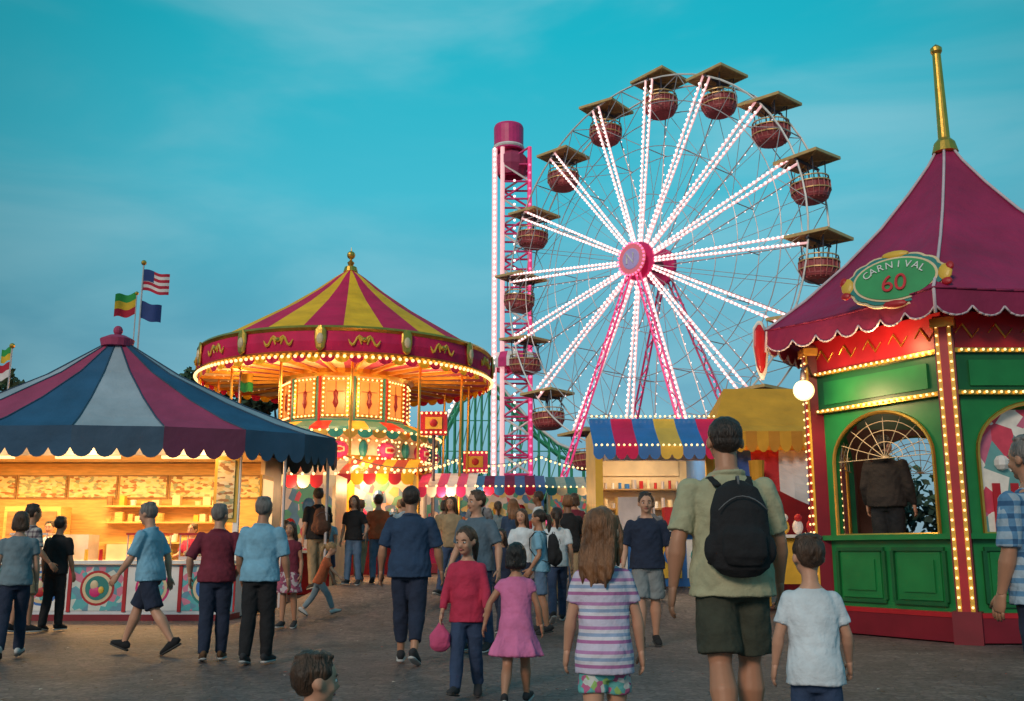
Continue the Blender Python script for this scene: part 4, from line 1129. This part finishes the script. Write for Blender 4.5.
        Hd.loft([t0, t1, t2], [.009, .0065, .004], skm, xa=tk, n=8)
        hands.append(UH @ (wr + dv * .06))
    Hd.obj('hands', E, smooth=True)
    S = MB(); sole = fab('sole', (.45, .45, .45)) if PC % 3 else fab('sole_dark', (.05, .05, .05))
    for s, h0, kn, ak, g_ in legs:
        pt = max(-1.0, min(.35, g_ * .85)); fd = Vector((s * .14, math.cos(pt), math.sin(pt))).normalized(); lat = Vector((1, -s * .14, 0)).normalized(); up = lat.cross(fd).normalized()
        base = ak - up * .045
        st = [(-.040, .010, .016), (-.034, .020, .026), (-.01, .0235, .033), (.03, .0245, .026), (.065, .0265, .0185), (.09, .0225, .0145), (.103, .010, .009)]
        S.M = sc_
        S.loft([base + fd * a + up * (ry + .004) for a, rx, ry in st], [(rx, ry) for a, rx, ry in st], shoe, xa=lat, n=14)
        st2 = [(-.043, .012, .0065), (-.03, .023, .007), (.02, .0245, .007), (.065, .0285, .007), (.092, .0235, .0065), (.106, .011, .005)]
        S.loft([base + fd * a + up * .006 for a, rx, ry in st2], [(rx, ry) for a, rx, ry in st2], sole, xa=lat, n=14)
    S.obj('shoes', E, smooth=True); mz = min(v[2] for v in S.v)
    E.location.z = (gz(x, y) if z0 is None else z0) - mz + .001
    T = MB(); T.M = UH
    tr = [(dz, rx, ry, yo) for dz, rx, ry, yo in tor if dz > hem + .012 and dz < .30]
    LT = [(0, -.003, hem)]; RT = [(.115 * w, .086 * w ** .8)]
    for dz, rx, ry, yo in tr:
        a = rx * w + .007; b_ = ry * w ** .7 + .008
        if dz < .05:
            a = max(a, .112 * w); b_ = max(b_, .084 * w ** .8)
        elif dz < .16:
            a = max(a, .099 * w); b_ = max(b_, .073 * w ** .8)
        LT.append((0, yo, TZ(dz))); RT.append((a, b_))
    LT.append((0, -.007, TZ(.303))); RT.append((.047, .043))
    T.loft(LT, RT, shirt, n=24)
    for s, s0, el, wr, dv in arms:
        a = s0 + Vector((-s * .03, 0, .012))
        if sleeve <= 0:
            continue
        if sleeve <= 1:
            e1 = s0.lerp(el, sleeve + .05); T.loft([a, s0.lerp(el, .1), s0.lerp(el, .35), e1], [.028 * w, .0345 * w, .0345 * w, .034 * w], shirt, n=14)
        else:
            e2 = el.lerp(wr, min(1, sleeve - 1)); T.loft([a, s0.lerp(el, .1), s0.lerp(el, .85), el, el.lerp(wr, .3), e2], [.028 * w, .034 * w, .029 * w, .029 * w, .028 * w, .022], shirt, n=14)
            T.sph(el, .029 * w, shirt, 10, 8)
        T.sph(s0 + Vector((-s * .002, 0, -.002)), .0345 * w, shirt, 12, 8)
    if hood:
        T.loft([(0, -.03, .27), (0, -.055, .30), (0, -.05, .335), (0, -.03, .35)], [(.06, .03), (.065, .04), (.055, .035), (.03, .015)], shirt, n=16)
    if btype == 'dress':
        hz = -blen
        T.loft([(0, 0, .08), (0, 0, 0), (0, 0, hz * .5), (0, 0, hz)], [(.085 * w, .06), (.118 * w, .09), (.14 * w, .115), (.165 * w, .14)], shirt, n=28)
        for i in range(9):
            q = i * 2 * math.pi / 9; c, s = math.cos(q), math.sin(q)
            T.loft([(.09 * c * w, .065 * s, .05), (.13 * c * w, .105 * s, hz * .4), (.168 * c * w, .142 * s, hz)], [.006, .014, .02], shirt, n=8)
    if sleeve > 0 and btype != 'dress' and not child and w > 1.:
        T.loft([(.05 * math.cos(q), -.007 + .046 * math.sin(q), TZ(.303) - .006 * math.sin(q)) for q in np.linspace(0, 2 * math.pi, 17)], [.007] * 17, shirt, (0, 0, 1), 6)
    remesh(T, 'dress' if btype == 'dress' else 'shirt', vox, E, shirt, .0046 * H / 1.7, 2, sd)
    if btype != 'dress':
        G = MB(); G.M = sc_
        G.loft([(0, 0, hip + TZ(.05)), (0, -.004, hip + .02), (0, -.006, hip - .02), (0, 0, hip - .06)], [(.085 * w, .060 * w), (.094 * w, .069 * w), (.096 * w, .07 * w), (.07 * w, .055 * w)], bottom, n=20)
        if btype == 'skirt':
            G.loft([(0, 0, hip + .03), (0, 0, hip - .03), (0, 0, hip - blen * .5), (0, 0, hip - blen)], [(.09 * w, .066), (.112 * w, .083), (.13 * w, .1), (.15 * w, .12)], bottom, n=24)
        else:
            for s, h0, kn, ak, g_ in legs:
                if blen < .6:
                    e1 = h0.lerp(kn, min(1, blen * 2 * .95)); G.loft([h0 + Vector((0, 0, .01)), h0.lerp(e1, .5), e1], [.052 * w, .055 * w, .057 * w], bottom, n=16)
                else:
                    e1 = kn.lerp(ak, (blen - .5) * 2 * .97 if blen < 1 else 1.02)
                    G.loft([h0 + Vector((0, 0, .01)), h0.lerp(kn, .5), kn, kn.lerp(e1, .3), e1], [.051 * w, .050 * w, .042 * w, .042 * w, .035], bottom, n=16); G.sph(kn, .041 * w, bottom, 10, 8)
        remesh(G, 'trousers' if blen > .6 else ('skirt' if btype == 'skirt' else 'shorts'), vox, E, bottom, .0042 * H / 1.7, 2, sd + 2)
    A = MB(); A.M = HM
    hs_ = 1.0 if hair != 'cropped' else .975
    A.sph((0, -.009 * s_, c0 + .019 * s_), (.0505 * s_ * hs_, .0565 * s_ * hs_, .053 * s_ * hs_), hm, 22, 16)
    if hair in ('short', 'cropped'):
        A.sph((0, -.022 * s_, c0 - .002 * s_), (.0435 * s_, .039 * s_, .034 * s_), hm, 16, 12)
        if hair == 'short':
            for i in range(14):
                q = sd * 3 + i * 2.4; rr = .034 * s_ * math.sqrt((i + .5) / 14); A.sph((rr * math.cos(q), -.008 * s_ + rr * 1.2 * math.sin(q), c0 + (.019 + .05 - .012 * (i / 14)) * s_), (.013 * s_, .016 * s_, .008 * s_), hm, 8, 6)
    if hair == 'long':
        A.loft([(0, -.014 * s_, c0 + .045 * s_), (0, -.02 * s_, c0 + .0 * s_), (0, -.026 * s_, c0 - .05 * s_), (0, -.036 * s_, c0 - .1 * s_), (.003, -.042 * s_, c0 - .135 * s_), (.003, -.044 * s_, c0 - .15 * s_)], [(.046 * s_, .04 * s_), (.053 * s_, .041 * s_), (.052 * s_, .032 * s_), (.050 * s_, .022 * s_), (.040 * s_, .013 * s_), (.028 * s_, .007 * s_)], hm, n=20)
        for i in range(7):
            xx = (-.045 + .015 * i) * s_
            A.loft([(xx, -.05 * s_ + abs(xx) * .3, c0 - .02 * s_), (xx * 1.05, -.056 * s_, c0 - .1 * s_), (xx * .9 + .003 * math.sin(i * 2.), -.055 * s_, c0 - (.150 + .012 * math.sin(i * 2.3 + sd)) * s_)], [.008 * s_, .009 * s_, .004 * s_], hm, n=6)
        for s in (-1, 1):
            A.loft([(s * .036 * s_, .02 * s_, c0 + .045 * s_), (s * .050 * s_, .012 * s_, c0 + .0 * s_), (s * .050 * s_, .004 * s_, c0 - .05 * s_), (s * .046 * s_, .002 * s_, c0 - .1 * s_)], [.01 * s_, .012 * s_, .012 * s_, .006 * s_], hm, n=8)
    if hair == 'bob':
        A.loft([(0, -.014 * s_, c0 + .04 * s_), (0, -.016 * s_, c0), (0, -.02 * s_, c0 - .05 * s_), (0, -.02 * s_, c0 - .062 * s_)], [(.045 * s_, .04 * s_), (.054 * s_, .045 * s_), (.054 * s_, .038 * s_), (.042 * s_, .03 * s_)], hm, n=20)
    if hair == 'pony':
        A.sph((0, -.022 * s_, c0 - .002 * s_), (.0435 * s_, .040 * s_, .034 * s_), hm, 16, 12)
        A.loft([(0, -.06 * s_, c0 + .02 * s_), (0, -.082 * s_, c0 + .015 * s_), (0, -.088 * s_, c0 - .03 * s_), (0, -.08 * s_, c0 - .09 * s_), (0, -.076 * s_, c0 - .12 * s_)], [.012 * s_, .018 * s_, .021 * s_, .014 * s_, .004 * s_], hm, n=10)
    if hair == 'bun':
        A.sph((0, -.022 * s_, c0 - .002 * s_), (.0435 * s_, .040 * s_, .034 * s_), hm, 16, 12); A.sph((0, -.055 * s_, c0 + .045 * s_), .024 * s_, hm, 12, 8)
    remesh(A, 'hair', min(vox, .011) * (.7 if y < 9 else 1), E, hm, .0022 if y < 9 else .0018, 1, sd + 4, hair=True)
    if pack is not None:
        K = MB(); K.M = UH
        K.loft([(0, -.105, .015), (0, -.115, .03), (0, -.12, .10), (0, -.118, .19), (0, -.11, .25), (0, -.1, .268)], [(.06, .03), (.082, .046), (.088, .052), (.083, .048), (.062, .034), (.03, .02)], pack, n=20)
        K.loft([(0, -.16, .035), (0, -.168, .06), (0, -.168, .12), (0, -.16, .14)], [(.05, .012), (.064, .02), (.062, .018), (.045, .01)], pack, n=16)
        for s in (-1, 1):
            K.loft([(s * .045, -.075, .262), (s * .055, -.03, .292), (s * .06, .03, .285), (s * .064, .072, .24), (s * .078, .07, .15), (s * .094, .01, .07), (s * .07, -.08, .04)], [(.014, .006)] * 7, pack, n=8)
            K.sph((s * .085, -.115, .08), (.018, .03, .04), pack, 10, 8)
        remesh(K, 'backpack', vox, E, pack, .0022, 1, sd)
        K = MB(); K.M = UH; zp = mat('zip_grey', (.12, .12, .13), .5)
        K.loft([(s_x, -.170, .185 + .04 * (1 - (s_x / .07) ** 2)) for s_x in np.linspace(-.07, .07, 9)], [.002] * 9, zp, n=5)
        K.loft([(0, -.105, .262), (0, -.115, .285), (0, -.13, .285), (0, -.135, .255)], [.004] * 4, zp, n=6)
        K.obj('zips', E, smooth=True)
    if bag is not None:
        hp = hands[1 if bag[1] == 'l' else 0]; K = MB(); sz = bag[2]
        K.loft([hp + Vector((0, 0, 0)), hp + Vector((0, 0, -sz * .25)), hp + Vector((0, 0, -sz * .6)), hp + Vector((0, 0, -sz * 1.1)), hp + Vector((0, 0, -sz * 1.3))], [.02, (.25 * sz, .2 * sz), (.5 * sz, .35 * sz), (.52 * sz, .36 * sz), (.3 * sz, .2 * sz)], bag[0], n=16)
        remesh(K, 'bag', vox, E, bag[0], .005, 2, sd)
    return E
C_ = lambda n, *c: fab(n, c)
navy = C_('navy', .022, .05, .11); dnavy = C_('dark_navy', .016, .025, .055); black = C_('black', .012, .012, .015); ltb = C_('light_blue', .20, .42, .58); maroon = C_('maroon', .17, .02, .04)
jeans = C_('jeans', .03, .055, .12); ljeans = C_('light_jeans', .10, .17, .28); khaki = C_('khaki', .40, .39, .25); olive = C_('olive', .045, .05, .035); tanc = C_('tan', .30, .22, .13); white = C_('white', .62, .68, .74)
red = C_('red', .50, .03, .08); pink = C_('pink', .64, .17, .36); grey = C_('grey', .2, .2, .22); greyt = C_('grey_teal', .16, .22, .26); orange = C_('orange', .5, .11, .04); teal = C_('teal', .03, .2, .22); slate = C_('slate', .10, .15, .20)
strp = fab('striped_tee', (.6, .5, .6), pattern='stripes', pscale=9., pcols=[(.58, .52, .66), (.58, .52, .66), (.42, .15, .34), (.66, .62, .70), (.28, .36, .54), (.66, .62, .70), (.47, .22, .44)])
flor = fab('floral', (.3, .6, .6), pattern='floral', pscale=34., pcols=[(.12, .42, .42), (.6, .62, .6), (.5, .12, .25), (.12, .42, .42), (.3, .5, .15)])
plaid = fab('plaid', (.2, .3, .4), pattern='plaid', pscale=14., pcols=[(.34, .44, .54), (.10, .24, .42), (.03, .10, .22)])
plaid2 = fab('plaid_grey', (.3, .3, .3), pattern='plaid', pscale=14., pcols=[(.45, .42, .40), (.22, .18, .20), (.08, .06, .08)])
ppat = fab('patterned_pink', (.5, .2, .3), pattern='floral', pscale=26., pcols=[(.35, .08, .14), (.5, .4, .42), (.2, .05, .10)])
whs = fab('shoe_white', (.5, .5, .5))
person('man_with_backpack', 1.20, 5.6, 1.86, 2, w=1.12, skin='tan', shirt=khaki, sleeve=.78, bottom=olive, blen=.46, hair='cropped', hc='dark', pack=black, shoe=whs, abr=15, abl=16, ar=8, al=-2, er=20, el=12, hr=8, hl=-8, kl=12, hem=-.05)
person('woman_in_striped_shirt', .445, 5.0, 1.33, 4, child=True, w=.95, shirt=strp, sleeve=.6, bottom=flor, blen=.28, hair='long', hc='auburn', shoe=whs, hr=10, hl=-8, kl=12, abr=17, abl=14, ar=2, al=6, er=10, el=12, yaw=-28, hem=-.045)
person('boy_in_white_shirt', 1.44, 4.95, 1.2, -4, child=True, w=1.02, shirt=white, sleeve=.65, bottom=jeans, hair='short', hc='brown', shoe=whs, abr=19, abl=18, ar=6, al=3, er=24, el=14, hr=-6, hl=10, kr=10, yaw=8)
person('man_in_plaid_shirt', 3.03, 5.85, 1.78, 26, w=1.12, skin='tan', shirt=plaid, sleeve=.85, bottom=dnavy, blen=.48, hair='short', hc='grey', shoe=whs, hem=-.06, ar=-4, al=4, abl=6, er=10, el=14, hr=10, hl=-6)
person('girl_in_pink_dress', .03, 7.75, 1.2, -8, child=True, w=.98, skin='tan', shirt=pink, sleeve=.35, btype='dress', blen=.15, hair='bob', hc='black', abr=20, abl=34, ar=5, al=-4, er=16, el=8, **{k: v for k, v in WALK1.items() if k[0] in 'hk'})
person('girl_in_red_top', -.36, 8.3, 1.32, 172, child=True, w=1., shirt=red, sleeve=1.85, bottom=jeans, hair='pony', hc='brown', abr=16, abl=14, ar=8, al=10, er=14, el=22, hr=18, hl=-8, kr=6, kl=18, yaw=-20, nod=10, bag=(C_('bag_pink', .6, .08, .2), 'r', .17))
person('small_boy', -.55, 2.85, .86, -62, child=True, w=1.02, shirt=fab('cream_tee', (.5, .45, .35)), sleeve=.6, bottom=ljeans, hair='short', hc='brown', yaw=0)
person('man_in_navy_shirt', -1.07, 10.7, 1.80, -3, w=1.14, skin='tan', shirt=navy, sleeve=.85, bottom=dnavy, blen=.88, hair='cropped', hc='dark', hr=-6, kr=20, hl=10, kl=4, abr=17, abl=16, ar=8, al=-6, er=14, el=26, hem=-.05)
person('man_in_light_blue_shirt', -4.13, 11.7, 1.71, 78, w=1.06, shirt=ltb, sleeve=.85, bottom=dnavy, blen=.5, hair='short', hc='grey', shoe=black, hr=26, kr=6, hl=-20, kl=16, ar=-20, al=22, er=18, el=20, lean=5, nod=8, hem=-.04)
person('man_in_maroon_shirt', -3.17, 11.0, 1.62, 12, w=1.1, shirt=maroon, sleeve=.9, bottom=dnavy, hair='short', hc='grey', abl=24, abr=22, el=40, er=46, ar=-14, al=-10, inr=30, inl=10, shoe=fab('shoe_brown', (.12, .06, .03)), yaw=-30, hem=-.03)
person('man_in_pale_blue_shirt', -2.63, 10.7, 1.68, -8, w=1.12, skin='tan', shirt=ltb, sleeve=.9, bottom=black, hair='short', hc='grey', abl=12, abr=14, ar=4, al=4, er=12, el=30, belly=.01, hem=-.04)
person('woman_in_grey_top', -5.42, 11.2, 1.56, 20, w=.98, shirt=greyt, sleeve=.5, bottom=dnavy, hair='bob', hc='brown', shoe=whs, hr=14, hl=-10, kl=16)
person('man_in_plaid_overshirt', -6.92, 14.6, 1.78, -40, w=1.05, skin='tan', shirt=plaid2, sleeve=.8, bottom=tanc, blen=.5, hair='short', hc='dark', shoe=black, abr=16, er=40)
person('man_in_black_shirt', -6.68, 15.0, 1.62, -12, w=1.02, skin='tan', shirt=black, sleeve=.8, bottom=black, hair='short', hc='black', shoe=black)
person('man_in_grey_shorts', 1.68, 12.7, 1.84, 176, w=1.08, shirt=dnavy, sleeve=.85, bottom=C_('ash', .22, .24, .25), blen=.5, hair='short', hc='dark', shoe=black, abr=15, abl=13, er=26, el=16, hr=8)
person('man_in_slate_shirt', -.41, 12.0, 1.82, 150, w=1.08, skin='light', shirt=slate, sleeve=.75, bottom=jeans, hair='short', hc='brown', yaw=-25, abr=12, abl=18, er=30, el=20)
person('girl_in_patterned_skirt', -3.26, 15.0, 1.5, 170, w=.9, shirt=maroon, sleeve=.3, bottom=ppat, btype='skirt', blen=.2, hair='long', hc='dark', skin='tan', abr=14)
person('child_in_coral_top', -3.0, 16.0, 1.16, -80, child=True, shirt=orange, sleeve=.6, bottom=greyt, blen=.95, hair='pony', hc='blond', hr=34, hl=-24, kr=14, kl=14, lean=18, ar=50, al=30, shoe=whs)
person('woman_in_black_top', -3.05, 19.6, 1.68, 168, w=.95, shirt=black, sleeve=.7, bottom=ljeans, hair='long', hc='brown', abl=22, el=60, hr=8)
person('man_in_black_polo', -3.68, 19.2, 1.86, 30, w=1.08, shirt=black, sleeve=.8, bottom=tanc, hair='short', hc='dark', pack=C_('brown_pack', .12, .05, .03))
person('man_in_orange_shirt', -2.72, 20.6, 1.74, 10, w=1.0, shirt=orange, sleeve=.8, bottom=ljeans, hair='short', hc='brown')
person('hooded_man', 5.30, 14.28, 1.98, -40, w=1.24, shirt=fab('dark_hoodie', (.020, .015, .014)), sleeve=1.95, bottom=black, hair='short', hc='dark', z0=.76, yaw=-30, abr=12, el=30, skin='light', hood=True)
person('food_vendor', -8.6, 18.9, 1.66, 185, w=1., shirt=white, sleeve=.7, bottom=black, hair='short', hc='dark', ar=30, er=50, al=20, el=60)
person('food_vendor', -5.9, 18.8, 1.62, 160, w=.95, shirt=red, sleeve=.7, bottom=black, hair='bun', hc='brown', ar=30, er=50, al=20, el=60)
cols = [navy, black, white, ltb, teal, red, pink, grey, tanc, orange, slate, maroon, khaki, dnavy, greyt]
crowd = [(-3.95, 21.8, 1.7, 1), (-3.35, 22.4, 1.76, 0), (-2.3, 21.6, 1.72, 0), (-1.95, 19.8, 1.66, 1), (-2.55, 23.2, 1.8, 0), (-1.45, 21.8, 1.7, 1), (-1.05, 17.6, 1.72, 1), (-.62, 19.4, 1.78, 0), (-.30, 21.6, 1.66, 1),
         (.02, 18.2, 1.64, 1), (.16, 15.9, 1.66, 1), (.40, 14.4, 1.69, 1), (.68, 15.4, 1.72, 1), (.93, 16.8, 1.8, 0), (1.15, 18.6, 1.7, 1), (1.4, 15.6, 1.72, 0), (-.15, 14.2, 1.45, 1), (.55, 20.5, 1.8, 0), (-.95, 23.8, 1.76, 0),
         (1.3, 22.6, 1.7, 1), (-4.3, 19.3, 1.62, 1), (-1.62, 15.8, 1.30, 1), (2.4, 17.6, 1.7, 0), (-4.6, 24.5, 1.7, 0), (0.1, 24.5, 1.75, 0)]
fixed = {10: white, 11: ltb, 6: tanc, 9: navy, 12: white, 13: black, 16: dnavy}
for i, (x, y, h, fem) in enumerate(crowd):
    person('woman_in_crowd' if fem else 'man_in_crowd', x, y, h, random.choice([0, 10, -15, 25, 175, 160, -60, 80, 5]), w=.93 if fem else 1.06, skin=random.choice(['light', 'tan', 'light', 'tan', 'dark']),
           shirt=fixed.get(i, cols[(i * 7 + 3) % len(cols)]), sleeve=random.choice([.5, .7, .8, 1.9]), bottom=[jeans, ljeans, dnavy, black, jeans, tanc][(i * 5) % 6], blen=random.choice([1, 1, 1, .48]),
           hair=random.choice(['long', 'pony', 'long', 'bob']) if fem else 'short', hc=random.choice(['brown', 'dark', 'brown', 'auburn', 'brown', 'blond']), pack=black if i in (11, 7) else None,
           **(WALK1 if i % 3 == 0 else WALK2 if i % 3 == 1 else dict(er=30, el=40)))
print('PEOPLE', PC)
